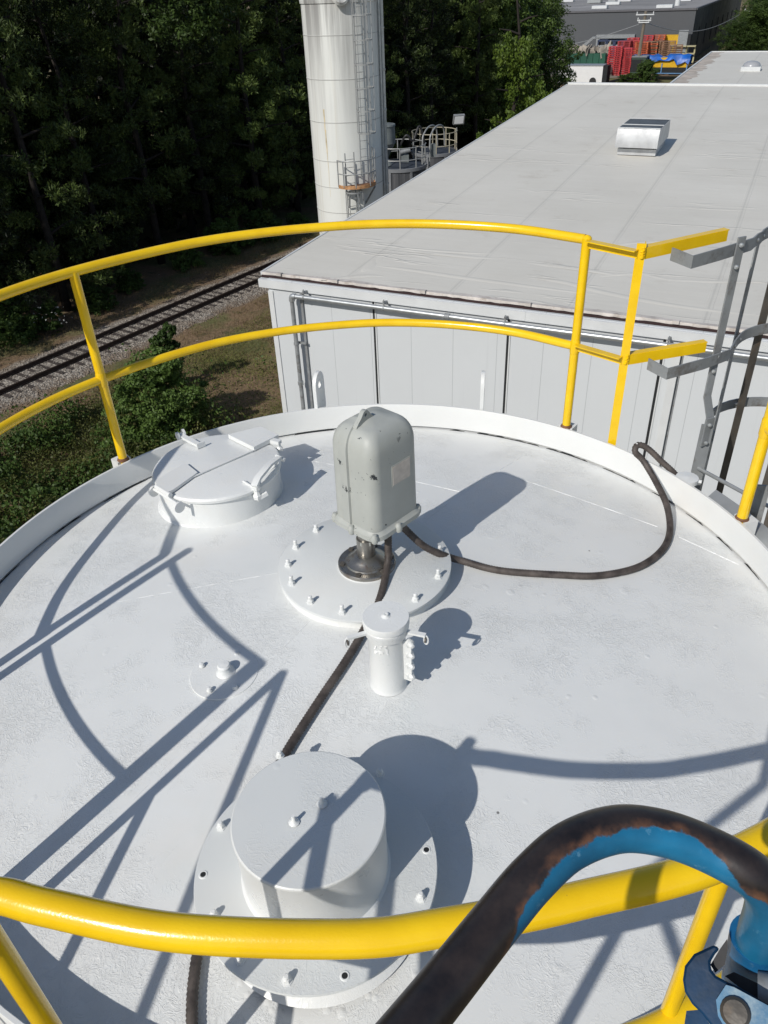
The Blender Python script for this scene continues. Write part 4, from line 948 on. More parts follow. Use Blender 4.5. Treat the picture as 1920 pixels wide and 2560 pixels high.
# second roof beyond, with its skylight
R2Z = H - 5.25
s2 = thing('annex_warehouse', un(-6.3, 48, 0), 'lower pale roofed annex beyond the warehouse ridge at the upper right', 'building')
u2, n2a, n2b = -6.3, N1 + 0.2, 0
q = onz(1779, 130, -5.25); u2 = q.x * U.x + q.y * U.y; n2b = q.x * N.x + q.y * N.y
b = MB(); b.prism([un(u2 + 0.1, n2a, -0.3), un(UR + 8, n2a, -0.3), un(UR + 8, n2b, -0.3), un(u2 + 0.1, n2b, -0.3)], (0, 0, R2Z + 0.15)); b.build('wall', M['panel'], s2)
b = MB(); vs = [un(u, n, R2Z) for n in (n2a, n2b) for u in (u2, UR + 8)]; b.add(vs, [(0, 1, 3, 2)]); M['membrane3'] = roofmat('annex_roof_membrane', (3.1, 2.768)); b.build('roof', M['membrane3'], s2, recalc=False)
b = MB(); b.bar(un(u2, n2a, R2Z), un(u2, n2b, R2Z), 0.10, 0.08); b.bar(un(u2, n2b, R2Z + 0.01), un(UR + 8, n2b, R2Z + 0.01), 0.12, 0.08); b.build('edge_trim', M['trim'], s2)
MB().bar(un(u2 - 0.07, n2a, R2Z - 0.05), un(u2 - 0.07, n2b, R2Z - 0.05), 0.04, 0.12).build('edge_shadow_gap', M['dark_gap'], s2)
stain = simple('rusty_roof_stain', (0.43, 0.38, 0.33), 0.8, 0, 0.3, 1.5, 0, dirt=(0.48, 0.46, 0.43), ds=0.9)
b = MB(); vs = []; k_ = 60
for i in range(k_ + 1):
    n_ = n2a + 0.5 + (n2b - n2a - 0.7) * i / k_; w = 0.35 + 0.35 * abs(math.sin(n_ * 0.8)) + 0.25 * abs(math.sin(n_ * 2.9)); vs += [un(u2 + 0.08, n_, R2Z + 0.004), un(u2 + 0.08 + w, n_, R2Z + 0.004)]
b.add(vs, [(2*i, 2*i+1, 2*i+3, 2*i+2) for i in range(k_)]); b.build('roof_stain', stain, s2, recalc=False)
q = onz(1877, 176, -5.25)
sk = thing('roof_skylight', q, 'small domed skylight on the annex roof at the upper right', 'skylight')
MB().box(q + Z * 0.11, (1.05, 1.05, 0.22), (U, N, Z)).build('curb', M['trim'], sk)
dome = NT('cloudy_acrylic'); dome.P(Base_Color=(0.33, 0.34, 0.36), Roughness=0.25)
MB().lathe(q + Z * 0.22, [(0.50, 0), (0.49, 0.06), (0.42, 0.16), (0.28, 0.24), (0.12, 0.27), (0.0001, 0.275)], 24).build('dome', dome.m, sk)

# ================================================================ tall silo with caged ladder
SD = 36.0; sa = math.radians(-1.37); SC = Vector((math.sin(sa) * SD, math.cos(sa) * SD, 0)); SR = 1.49; STOP = H + SD * math.tan(math.radians(-0.95))
def silomat():
    a = NT('stained_silo_paint'); x, y, z = a.xyz()
    base = a.mix(a.noise(0.6, 5), (0.65, 0.665, 0.64), (0.73, 0.735, 0.70))
    mps = a.map(scale=(2.6, 2.6, 0.10)); st = a.noise(1.0, 6, 0.62, mps)
    hgt = a.n('MapRange'); a.set(hgt.inputs['Value'], z); hgt.inputs['From Min'].default_value = STOP - 6.0; hgt.inputs['From Max'].default_value = STOP; 
    dk = a.math('MULTIPLY', a.ramp(st, [(0.38, 0.0), (0.60, 1.0)]), a.math('POWER', hgt.outputs[0], 1.3))
    base = a.mix(a.math('MULTIPLY', dk, 0.9), base, (0.20, 0.195, 0.19))
    yl = a.ramp(a.noise(1.0, 5, 0.6, a.map(scale=(2.2, 2.2, 0.05), loc=(3, 1, 0))), [(0.57, 0.0), (0.72, 0.45)])
    base = a.mix(yl, base, (0.47, 0.40, 0.27))
    a.P(Base_Color=base, Roughness=0.5, Normal=a.bump(a.noise(1.3, 4, 0.5, a.map(scale=(2, 2, 0.6))), 0.25, 0.02)); return a.m
M['silo'] = silomat()
sl = thing('silo', (SC.x, SC.y, 0), 'tall white streaked cylindrical silo with a caged ladder rising past the top of the picture', 'silo')
MB().lathe((SC.x, SC.y, 0), [(SR, 0), (SR, STOP)], 72).build('shell', M['silo'], sl)
MB().lathe((SC.x, SC.y, STOP), [(SR + 0.035, -0.10), (SR + 0.05, 0.02), (SR - 0.02, 0.05), (SR * 0.5, 0.28), (0.0001, 0.36)], 72).build('silo_roof', M['silo'], sl)
bm_ = simple('seam_shadow_paint', (0.43, 0.43, 0.41), 0.6)
for py in (90, 200, 307, 404, 469, 532, 590):
    r = ray(775, py); z = H + r.z / math.hypot(r.x, r.y) * (SD - 1.0); MB().lathe((SC.x, SC.y, z), [(SR, -0.014), (SR + 0.012, -0.01), (SR + 0.012, 0.01), (SR, 0.014)], 64).build('plate_seam', bm_, sl)
rs = simple('orange_rust_run', (0.56, 0.46, 0.28), 0.8, 0, 0.3, 3, 0, dirt=(0.55, 0.50, 0.40), ds=1.2)
b = MB(); aa = math.radians(180 + 41 + 2)
for (a_, z0, z1, w_) in ((214, -4.25, -5.9, 0.03), (213, -5.0, -7.6, 0.018)):
    vs = []; 
    for i in range(20):
        t = i / 19; A = math.radians(a_ + math.sin(i) * 0.25); ww = w_ * (1 - t * 0.8) / SR
        for s_ in (-1, 1): vs.append((SC.x + math.sin(A + s_ * ww) * (SR + 0.004), SC.y + math.cos(A + s_ * ww) * (SR + 0.004), H + z0 + (z1 - z0) * t))
    b.add(vs, [(2*i, 2*i+1, 2*i+3, 2*i+2) for i in range(19)])
b.build('rust_run', rs, sl, recalc=False)
# ladder + cage on the face towards the viewer's right; landing platform lower down
def sp(az, r, z): a = math.radians(az); return Vector((SC.x + math.sin(a) * r, SC.y + math.cos(a) * r, z))
LA = 154.0      # azimuth of the ladder seen from the silo axis
rd = Vector((math.sin(math.radians(LA)), math.cos(math.radians(LA)), 0)); td = Vector((-rd.y, rd.x, 0)) * -1
gz_ = simple('silo_ladder_steel', (0.30, 0.31, 0.31), 0.5, 0.2, 0.15, 5, 0.1)
def cage(center, z0, z1, parent, nm, hoops, open_=60, rr=0.36, bars=5, rungs=True):
    lad = thing_part = MB()
    for s_ in (-0.2, 0.2): lad.tube([center - rd * 0.0 + td * s_ + Z * (z0 - center.z), center + td * s_ + Z * (z1 - center.z)], 0.024, 6)
    z = z0 + 0.15
    while z < z1 - 0.05: lad.tube([Vector((center.x, center.y, z)) + td * -0.2, Vector((center.x, center.y, z)) + td * 0.2], 0.012, 5); z += 0.305
    lo_ = lad.build(nm, gz_, parent)
    cg = MB(); cc = center + rd * 0.28
    for hz_ in hoops:
        pts = [Vector((cc.x, cc.y, hz_)) + rd * math.cos(t) * rr + td * math.sin(t) * rr for t in [math.radians(-135 + 270 * k / 20) for k in range(21)]]
        cg.strip(pts, 0.05, 0.012, (0, 0, 1))
    for k in range(bars):
        t = math.radians(-120 + 240 * k / (bars - 1)); q = Vector((cc.x, cc.y, 0)) + rd * math.cos(t) * rr + td * math.sin(t) * rr
        cg.tube([Vector((q.x, q.y, hoops[0])), Vector((q.x, q.y, hoops[-1]))], 0.016, 5)
    cg.build('safety_cage', gz_, parent)
    return lo_
def zat(px, py, d): r = ray(px, py); return H + r.z / math.hypot(r.x, r.y) * d
dd_ = SD - 1.6
z_top = STOP + 1.1; z_plat = zat(900, 462, dd_)
u0 = SC + rd * (SR + 0.18); u0 = u0 + td * 0.0
cage(Vector((u0.x, u0.y, 0)), z_plat + 0.3, z_top, sl, 'ladder', [z_plat + 2.0 + k * (z_top - z_plat - 2.0) / 7 for k in range(8)])
l0 = SC + rd * (SR + 0.22) + td * 0.72
cage(Vector((l0.x, l0.y, 0)), 2.4, z_plat + 1.3, sl, 'ladder', [2.6, 3.8, 5.0, z_plat - 1.9, z_plat - 0.15])
# landing platform with handrail
pc = SC + rd * (SR + 0.02) + td * 0.35; pr_ = 0.70
pl = MB(); out = [Vector((pc.x, pc.y, z_plat)) + rd * (math.cos(t) * pr_ * 0.95) + td * (math.sin(t) * 0.82) for t in [math.radians(-95 + 190 * k / 24) for k in range(25)]]
pl.prism(out, (0, 0, -0.05)); pl.build('landing', M['rust'], sl)
pl = MB(); pl.strip([p + Z * 0.02 for p in out], 0.14, 0.012, (0, 0, 1)); pl.build('toe_plate', simple('rusty_toe_plate', (0.42, 0.22, 0.10), 0.8, 0, 0.4, 6, 0.3, dirt=(0.60, 0.58, 0.54), ds=1.3), sl)
pl = MB()
for h_ in (0.52, 1.02): pl.tube([p + Z * h_ for p in out], 0.022, 6)
for k in (0, 4, 9, 15, 20, 24): pl.tube([out[k], out[k] + Z * (1.35 if k in (0, 4) else 1.03)], 0.024, 6)
pl.build('handrail', gz_, sl)
for s_ in (-1, 1):
    b = MB(); b.bar(Vector((pc.x, pc.y, z_plat - 0.06)) + td * s_ * 0.6 + rd * 0.5, Vector((pc.x, pc.y, z_plat - 0.9)) + td * s_ * 0.35 - rd * 0.1, 0.07, 0.05); b.build('bracket', M['galv'], sl)
# conveying pipe up the right flank and the roof edge kit
pa = 86
for (az, rr_, r2, mt, nm) in ((94, SR + 0.14, 0.085, M['galv_light'], 'filling_pipe'), (101, SR + 0.07, 0.045, M['galv_light'], 'vent_line')):
    MB().tube([sp(az, rr_, 0.5), sp(az, rr_, STOP + 1.6)], r2, 12).build(nm, mt, sl)
for k in range(9):
    z = STOP - 1.0 - 1.45 * k; b = MB(); b.bar(sp(94, SR - 0.05, z), sp(94, SR + 0.24, z), 0.22, 0.06); b.build('pipe_bracket', M['galv_light'], sl)
b = MB(); q = sp(177, SR + 0.12, STOP + 0.12); b.lathe(q, [(0.0001, -0.12), (0.28, -0.10), (0.34, 0), (0.28, 0.10), (0.0001, 0.12)], 24, (0.25, -0.9, 0.4)); b.build('level_dish', M['silo'], sl)
b = MB()
for az in range(0, 360, 24): b.tube([sp(az, SR - 0.06, STOP), sp(az, SR - 0.06, STOP + 1.1)], 0.02, 5)
for h_ in (0.15, 0.55, 1.1): b.tube([sp(a, SR - 0.06, STOP + h_) for a in range(0, 361, 12)], 0.02, 5, False)
b.build('roof_handrail', gz_, sl)

# ================================================================ two small silos with railings, hopper, flood lamp
stave = NT('dark_weathered_tank_side'); mps = stave.map(scale=(3.5, 3.5, 0.08))
stave.P(Base_Color=stave.ramp(stave.noise(1.0, 6, 0.7, mps), [(0.35, (0.035, 0.038, 0.045)), (0.6, (0.085, 0.088, 0.095)), (0.75, (0.17, 0.165, 0.16))]), Roughness=0.75)
rim_m = simple('tank_rim_grey', (0.19, 0.20, 0.215), 0.5, 0.1); topm = simple('dark_tank_top', (0.035, 0.042, 0.055), 0.6); rail_old = simple('faded_cream_rail', (0.40, 0.37, 0.28), 0.6)
def small_tank(cpx, d, r_, rim_py, label, railtop, a0=-180, a1=180, seed=0):
    rr = ray(cpx, rim_py); az = math.atan2(rr.x, rr.y); zr = H + rr.z / math.hypot(rr.x, rr.y) * (d - r_); c = Vector((math.sin(az) * d, math.cos(az) * d, 0))
    t = thing('small_silo', (c.x, c.y, 0), label, 'silo', 'small dark silos behind the tall silo')
    MB().lathe(c, [(r_, 0), (r_, zr - 0.12)], 48).build('shell', stave.m, t)
    MB().lathe((c.x, c.y, zr), [(r_, -0.15), (r_ + 0.06, -0.13), (r_ + 0.06, 0.05), (r_ - 0.04, 0.06)], 48).build('rim', rim_m, t)
    MB().lathe((c.x, c.y, zr), [(r_ - 0.03, -0.02), (r_ * 0.35, 0.22), (0.0001, 0.25)], 48).build('silo_top', topm, t)
    for k in range(8):
        a = math.radians(22 + 45 * k); b = MB(); b.bar((c.x + math.sin(a) * (r_ + .03), c.y + math.cos(a) * (r_ + .03), 0), (c.x + math.sin(a) * (r_ + .03), c.y + math.cos(a) * (r_ + .03), zr - .1), 0.14, 0.04, (math.sin(a), math.cos(a), 0)); b.build('shell_rib', rim_m, t)
    b = MB()
    for h_ in (0.5, railtop): b.tube([Vector((c.x + math.sin(math.radians(a)) * r_, c.y + math.cos(math.radians(a)) * r_, zr + h_)) for a in range(a0, a1 + 1, 10)], 0.028, 6, False)
    for a in range(a0, a1 + 1, 36): q = Vector((c.x + math.sin(math.radians(a)) * r_, c.y + math.cos(math.radians(a)) * r_, zr)); b.tube([q, q + Z * (railtop + 0.03)], 0.034, 6)
    b.build('handrail', rail_old if seed else gz_, t)
    return t, c, zr
t1, c1, z1 = small_tank(998, 50.0, 1.62, 426, 'dark ribbed small silo with hopper on top, directly behind the tall silo', 1.15)
t2, c2, z2 = small_tank(1086, 58.0, 1.55, 388, 'second dark small silo with cream railings, behind the hopper silo', 1.25, seed=1)
q = Vector((c1.x - 0.85, c1.y - 0.4, z1 + 0.1))
hopm = simple('grey_hopper', (0.16, 0.18, 0.18), 0.6, 0.1, 0.2, 2, 0.1)
hpr = tag(MB().lathe(q, [(0.5, 0), (0.22, 0.35), (0.25, 0.5), (0.62, 1.15), (0.66, 1.2), (0.64, 2.1), (0.68, 2.12), (0.66, 2.2), (0.0001, 2.25)], 28).build('hopper', hopm, None, q), 'grey cone bottomed dust hopper standing on the front small silo', 'hopper')
q2 = Vector((c1.x + 0.35, c1.y - 0.2, z1 + 0.15)); db_ = thing('blower_unit', q2, 'pale blower unit with hoses beside the hopper on the small silo', 'blower')
MB().box(q2 + Vector((0, 0, 0.25)), (0.45, 0.4, 0.4)).build('blower_body', hopm, db_); MB().cyl(q2 + Vector((-0.3, -0.2, 0.6)), q2 + Vector((0.3, -0.1, 0.7)), 0.14, 14).build('blower_motor', M['galv'], db_)
MB().tube(spline([q2 + Vector((-0.3, 0, 0.9)), q2 + Vector((0.1, -0.2, 1.5)), q2 + Vector((0.5, -0.1, 1.2)), q2 + Vector((0.9, 0.2, 1.9)), q2 + Vector((1.2, .3, 1.0))], 8), 0.07, 8).build('blower_hose', M['rubber_dark'], db_)
# tall arched ladder rails between the two
q3 = Vector((c1.x + 1.62, c1.y - 0.2, z1 - 1.5)); al = thing('arched_ladder', q3, 'grey hooped ladder arching over between the two small silos', 'ladder')
for s_ in (-0.22, 0.22): MB().tube(spline([q3 + Vector((s_, 0, 0)), q3 + Vector((s_, 0, 2.6)), q3 + Vector((s_ + 0.15, 0.2, 3.2)), q3 + Vector((s_ + 0.55, 0.9, 3.45)), q3 + Vector((s_ + 0.95, 1.6, 3.2)), q3 + Vector((s_ + 1.05, 1.8, 2.2))], 6), 0.045, 8).build('stile', gz_, al)
for k in range(8): MB().tube([q3 + Vector((-0.22, 0, 0.2 + 0.32 * k)), q3 + Vector((0.22, 0, 0.2 + 0.32 * k))], 0.02, 6).build('rung', gz_, al)
MB().box(q3 + Vector((0.45, 0.35, 2.2)), (0.3, 0.3, 0.7)).build('cabinet', hopm, al)
q4 = Vector((c2.x + 1.5, c2.y - 0.2, z2)); fz = zat(1136, 298, 58)
fl_ = thing('flood_lamp', q4, 'square flood lamp on a post at the rim of the rear small silo', 'lamp')
MB().tube([q4 + Z * -0.4, Vector((q4.x, q4.y, fz - 0.5))], 0.035, 6).build('pole', gz_, fl_)
fd = Vector((0.12, -0.75, -0.30)).normalized()
lc = Vector((q4.x + 0.12, q4.y - 0.05, fz)); sx2 = fd.cross(Z).normalized(); sz2 = sx2.cross(fd)
MB().box(lc, (0.75, 0.20, 0.62), (sx2, fd, sz2)).build('lamp_head', M['galv'], fl_)
glass = NT('lamp_glass'); glass.P(Base_Color=(0.85, 0.87, 0.88), Roughness=0.12); glass.P(Metallic=0.0)  # near-white colour stands in for sun glare on the glass
MB().box(lc + fd * 0.105, (0.62, 0.02, 0.48), (sx2, fd, sz2)).build('lamp_glass', glass.m, fl_)

# ================================================================ the yard far off
BH = 0.0
gw = thing('grey_warehouse', onz(1719, 158, -H), 'long dark grey warehouse with white roof fittings at the top right', 'warehouse')
c0 = onz(1719, 158, -H); c0.z = 0
gd = U * -1; cL = c0 - U * 75; nd = (onz(1904, -27, -H + 0.001) - c0)
c_far = c0 + N * 95
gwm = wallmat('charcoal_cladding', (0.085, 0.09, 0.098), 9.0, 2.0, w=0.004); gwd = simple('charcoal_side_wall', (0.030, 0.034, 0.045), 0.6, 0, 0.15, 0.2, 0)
r = ray(1738, 24); gh = H + r.z / math.hypot(r.x, r.y) * math.hypot(c0.x, c0.y)
b = MB(); b.add([cL, c0, c0 + Z * gh, cL + Z * gh], [(0, 1, 2, 3)], False); b.build('front_wall', gwm, gw, recalc=False)
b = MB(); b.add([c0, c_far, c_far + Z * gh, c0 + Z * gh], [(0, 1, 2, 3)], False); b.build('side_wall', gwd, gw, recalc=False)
gr_ = simple('grey_gravel_roof', (0.23, 0.225, 0.225), 0.9, 0, 0.25, 0.08, 0, dirt=(0.14, 0.14, 0.14), ds=0.15)
b = MB(); b.add([cL + Z * gh, c0 + Z * gh, c_far + Z * gh, cL + N * 95 + Z * gh], [(0, 1, 2, 3)], False); b.build('roof', gr_, gw, recalc=False)
b = MB(); b.bar(cL + Z * (gh + .1), c0 + Z * (gh + .1), 0.4, 0.3); b.bar(c0 + Z * (gh + .1), c_far + Z * (gh + .1), 0.4, 0.3); b.build('parapet', simple('dark_parapet', (0.10, 0.10, 0.11), 0.6), gw)
for k in range(8):
    p = c0 + N * (9 + 10.5 * k); b = MB(); b.box(p + U * 0.03 + Z * (gh * 0.42), (0.10, 1.2, 3.4), (U, N, Z)); b.build('window', M['dark_gap'], gw)
dq = onz(1595, 128, -H); dn = (dq - c0).dot(U); p = c0 + U * dn - N * 0.06
b = MB(); b.box(p + Z * 2.0, (5.6, 0.10, 4.0), (U, N, Z)); dock = b.build('dock_door', M['dark_gap'], gw)
b = MB(); b.box(p + Z * 4.3 - N * 0.3, (7.0, 0.7, 0.6), (U, N, Z)); b.box(p - U * 3.1 + Z * 2 - N * 0.3, (0.6, 0.7, 4.2), (U, N, Z)); b.box(p + U * 3.1 + Z * 2 - N * 0.3, (0.6, 0.7, 4.2), (U, N, Z)); b.build('dock_frame', M['galv'], dock)
for k in range(3): MB().box(p + U * (-1.6 + 1.6 * k) + Z * 2 - N * 0.12, (0.5, 0.06, 3.6), (U, N, Z)).build('strip_curtain', M['galv'], dock)
for i, (px, py) in enumerate(((1420, 5), (1500, 22), (1533, 12), (1562, 4), (1662, 20), (1693, 14), (1710, 3))):
    r = ray(px, py); t = (gh - H) / r.z; q = Vector((r.x * t, r.y * t, gh))
    if px == 1693: o = MB().lathe(q, [(0.5, 0), (0.5, 1.6), (0.9, 1.7), (0.9, 2.1), (0.0001, 2.3)], 14).build('roof_vent', M['trim'], gw)
    else: o = MB().box(q + Z * 0.3, (2.9, 1.8, 0.5), (U, N, Z)).build('roof_skylight', M['trim'], gw)
r = ray(1487, 8); t = (gh - H) / r.z; q = Vector((r.x * t, r.y * t, gh))
b = MB(); b.box(q + Z * 1.0, (3.0, 2.4, 1.8), (U, N, Z)); b.box(q + U * 4 + Z * 1.0, (1.6, 2.0, 2.0), (U, N, Z)); b.build('roof_unit', M['galv_light'], gw)

def gpx(px, py, z=0.0): return onz(px, py, z - H)
concrete = simple('yard_concrete', (0.24, 0.225, 0.20), 0.9, 0, 0.2, 0.1, 0, dirt=(0.14, 0.12, 0.10), ds=0.2)
pts = [gpx(*q) for q in ((1365, 205), (1590, 192), (1700, 165), (1722, 157), (1560, 125), (1400, 128))]
yb = MB(); yb.prism([Vector((p.x, p.y, 0.02)) for p in pts], (0, 0, 0.9)); kind(yb.build('loading_yard', concrete), 'structure')
YZ = 0.92
redm = [simple('faded_red_plastic_%s' % n, c, 0.55, 0, 0.15, 1, 0) for n, c in (('bright', (0.50, 0.045, 0.05)), ('dull', (0.36, 0.04, 0.045)), ('orange', (0.52, 0.12, 0.05)))]
woodm = simple('weathered_pallet_wood', (0.24, 0.14, 0.085), 0.85, 0, 0.3, 1, 0)
def pallet_stack(p, n, mats, label, w=2.1, d=1.6, h=0.26, yaw=0.0, tall=True):
    t = thing('pallet_stack', p, label, 'pallets', 'stacks of pallets in the far yard')
    e1 = (U * math.cos(yaw) + N * math.sin(yaw)); e2 = (N * math.cos(yaw) - U * math.sin(yaw))
    for k in range(n):
        j = random.uniform(-.05, .05); b = MB(); c = p + Z * (h * k) + e1 * j + e2 * j
        for s_ in (-1, 0, 1): b.box(c + e1 * (w * 0.44 * s_) + Z * (h * 0.32), (w * 0.10, d, h * 0.5), (e1, e2, Z))
        b.box(c + Z * (h * 0.72), (w, d, h * 0.22), (e1, e2, Z)); b.box(c - e2 * (d/2 - .05) + Z * (h * 0.08), (w, 0.1, h * 0.14), (e1, e2, Z))
        b.build('pallet', mats[k % len(mats)], t)
    return t
def ypx(px, py): return onz(px, py, YZ - H)
lay = [(1533, 188, 15, [redm[0]], 'tall bright red pallet stack nearest the utility pole on its left'), (1556, 187, 14, [redm[0]], 'second bright red pallet stack, right of the leftmost one'),
       (1556, 170, 15, [redm[1]], 'dull red pallet stack behind the two bright ones'), (1575, 168, 15, [redm[0], redm[1]], 'mixed red pallet stack just left of the utility pole'), (1600, 168, 14, [redm[2]], 'orange red pallet stack right behind the utility pole'),
       (1622, 166, 14, [redm[2], woodm], 'orange and wooden pallet stack behind the blue tarpaulin'), (1645, 165, 14, [woodm], 'wooden pallet stack above the blue tarpaulin'), (1664, 166, 14, [woodm], 'wooden pallet stack behind the right end of the tarpaulin'),
       (1682, 172, 13, [woodm], 'rightmost brown wooden pallet stack in the yard'), (1580, 154, 14, [redm[2], redm[0]], 'red pallet stack in the back row, left'), (1612, 152, 15, [redm[0]], 'red pallet stack in the back row, middle'), (1640, 151, 15, [redm[2]], 'red pallet stack in the back row, right')]
for px, py, n, mats, lb in lay: pallet_stack(ypx(px, py), n, mats, lb, yaw=random.uniform(-.2, .2))
# yellow boxes, tarpaulined machine, generator, crates
yel = simple('yellow_machine_paint', (0.62, 0.36, 0.01), 0.5); tarpm = simple('blue_tarpaulin', (0.008, 0.10, 0.42), 0.45, 0, 0.35, 0.8, 0.3, 3)
q = ypx(1672, 148); yc = thing('yellow_machine', q, 'yellow and black machine behind the pallet stacks', 'machine')
MB().box(q + Z * 1.9, (2.6, 2.0, 3.6), (U, N, Z)).build('cabinet', yel, yc); MB().box(q + U * 2.3 + Z * 1.9, (1.9, 1.9, 3.7), (U, N, Z)).build('black_cabinet', M['dark_gap'], yc)
q = ypx(1655, 182); tc = thing('tarped_skid', q, 'yellow skid on blue legs half covered by a bright blue tarpaulin', 'skid')
MB().box(q + Z * 1.5, (7.4, 2.4, 1.3), (U, N, Z)).build('skid_body', yel, tc); MB().box(q - N * 0.05 + Z * 0.45, (7.0, 2.3, 0.8), (U, N, Z)).build('skid_base', M['dark_gap'], tc)
b = MB(); b.box(q + Z * 0.05, (7.8, 2.6, 0.12), (U, N, Z)); 
for s_ in (-3.7, 0, 3.7): b.box(q + U * s_ - N * 1.28 + Z * 0.7, (0.16, 0.1, 1.4), (U, N, Z))
b.build('skid_frame', simple('blue_steel_frame', (0.10, 0.22, 0.40), 0.5), tc)
b = MB(); vs = []; nn_ = 14; rr_ = random.Random(4)
prof_t = [(-1.55, 0.0), (-1.45, 1.9), (-1.1, 2.35), (0, 2.5), (1.2, 2.3), (1.4, 1.2)]
for i in range(nn_ + 1):
    t = i / nn_; uu = -4.6 + 8.6 * t; drop = (0.0 if t < 0.22 else 1.75 if t < 0.75 else 1.25)
    for k, (a_, z_) in enumerate(prof_t):
        zz = z_ if k > 0 else z_ + drop + rr_.uniform(-.15, .3)
        if k == 1: zz = max(zz, drop + 0.3)
        if t > 0.45 and t < 0.62: zz -= 0.25
        vs.append(q + U * (uu + rr_.uniform(-.15, .15)) + N * (a_ + rr_.uniform(-.15, .1)) + Z * (zz + rr_.uniform(-.15, .15)))
b.add(vs, [(i*6+k, i*6+k+1, (i+1)*6+k+1, (i+1)*6+k) for i in range(nn_) for k in range(5)]); o = b.build('tarpaulin', tarpm, tc, recalc=False)
q = ypx(1588, 186); gn_ = thing('green_cabinet', q, 'squat dark green cabinet between the red pallets and the tarpaulin', 'cabinet')
dgreen = simple('dark_green_paint', (0.035, 0.06, 0.045), 0.6)
MB().box(q + Z * 1.3, (3.0, 2.2, 2.2), (U, N, Z)).build('cabinet_body', dgreen, gn_); MB().box(q - N * 1.12 + Z * 1.3, (2.1, 0.08, 1.6), (U, N, Z)).build('cabinet_door', M['dark_gap'], gn_); MB().box(q + Z * 2.45, (3.2, 2.4, 0.14), (U, N, Z)).build('cabinet_roof', M['galv'], gn_)
q = ypx(1702, 158); rk = thing('wire_rack', q, 'yellow and grey wire cage rack at the corner of the grey warehouse', 'rack')
b = MB()
for s_ in (-1.9, -0.6, 0.6, 1.9): b.box(q + U * s_ + Z * 1.3, (0.22, 0.22, 2.6), (U, N, Z))
for z_ in (0.2, 1.4, 2.5): b.box(q + Z * z_, (4.0, 1.2, 0.16), (U, N, Z))
b.build('rack_frame', simple('cream_rack_paint', (0.42, 0.38, 0.22), 0.6), rk); MB().box(q + Z * 3.2 - U * 0.3, (1.5, 0.3, 3.2), (U, N, Z)).build('side_panel', M['galv_light'], rk)
# green skip full of scrap, dark trailers, white trailer, blue container
skg = simple('green_skip_paint', (0.010, 0.075, 0.045), 0.55, 0, 0.2, 0.3, 0)
q = (gpx(1418, 176) + gpx(1517, 176)) / 2; hw = (gpx(1517, 176) - gpx(1425, 176)).length / 2
skp = thing('scrap_skip', q, 'long dark green skip heaped with scrap beside the trees', 'skip')
MB().box(q + Z * 1.35, (hw * 2.1, 3.4, 2.7), (U, N, Z)).build('skip_body', skg, skp)
for k in range(7): MB().box(q - U * hw * 1.0 + U * (hw * 2 * k / 6) - N * 1.75 + Z * 1.35, (0.25, 0.14, 2.7), (U, N, Z)).build('skip_rib', skg, skp)
b = MB(); rr_ = random.Random(9)
for k in range(60): 
    s_ = rr_.uniform(0.3, 1.1); b.box(q + U * rr_.uniform(-hw, hw) + N * rr_.uniform(-1.2, 1.2) + Z * (2.7 + rr_.uniform(-.2, .7)), (s_ * 2, s_, 0.12), (Vector((rr_.uniform(-1,1), rr_.uniform(-1,1), rr_.uniform(-.4,.4))).normalized(), Vector((rr_.uniform(-.3,.3), .2, 1)).normalized(), Vector((1, 0, .2)).normalized()))
o = b.build('scrap', simple('mixed_scrap', (0.28, 0.25, 0.21), 0.8, 0, 0.7, 0.9, 0), skp, recalc=False)
b = MB(); b.prism([q - U * (hw * 0.95) + Z * 2.6 + N * 1, q + U * 0.2 + Z * 5.0 + N * 1, q + U * 0.9 + Z * 5.0 + N * 1, q - U * (hw * 0.7) + Z * 2.6 + N * 1], N * 0.6); b.build('loading_ramp', M['galv'], skp)
q = gpx(1447, 212); q.z = 0
wt = thing('white_trailer', q, 'plain white box trailer roof and side just beyond the warehouse ridge', 'trailer')
e_w = gpx(1500, 209) - gpx(1390, 209); wl = e_w.length
MB().box(q + N * 1.5 + Z * 1.35, (wl, 2.6, 2.3), (U, N, Z)).build('box_body', simple('white_trailer_paint', (0.72, 0.72, 0.72), 0.4, 0, .03, 1, 0), wt)
MB().box(q + N * 1.5 + Z * 2.55, (wl + .1, 2.7, 0.1), (U, N, Z)).build('box_roof', M['galv_light'], wt)
MB().box(q + N * 1.6 + U * (wl / 2 + 0.35) + Z * 1.25, (0.6, 2.4, 2.5), (U, N, Z)).build('cab_end', M['dark_gap'], wt)
for s_ in (-.35, .3):
    MB().cyl(q + U * wl * s_ + Z * 0.5, q + U * wl * s_ + N * 0.3 + Z * 0.5, 0.5, 16).build('wheel', M['rubber_dark'], wt)
q = gpx(1425, 150); q.z = 0
bc = thing('blue_container', q, 'pale blue shipping container partly hidden by the trees', 'container')
MB().box(q + Z * 3.2 - U * 4, (14, 3.0, 6.4), (U, N, Z)).build('container_body', simple('pale_blue_steel', (0.13, 0.22, 0.33), 0.6, 0, 0.15, .3, 0), bc); MB().box(q + Z * 6.45 - U * 4, (14.2, 3.2, 0.15), (U, N, Z)).build('container_roof', M['galv_light'], bc)
for k in range(9): MB().box(q - U * (10.4 - 1.55 * k) - N * 1.53 + Z * 3.2, (0.3, 0.08, 6.2), (U, N, Z)).build('container_rib', M['blue_light'], bc)
navy = simple('navy_trailer_frame', (0.022, 0.035, 0.08), 0.6)
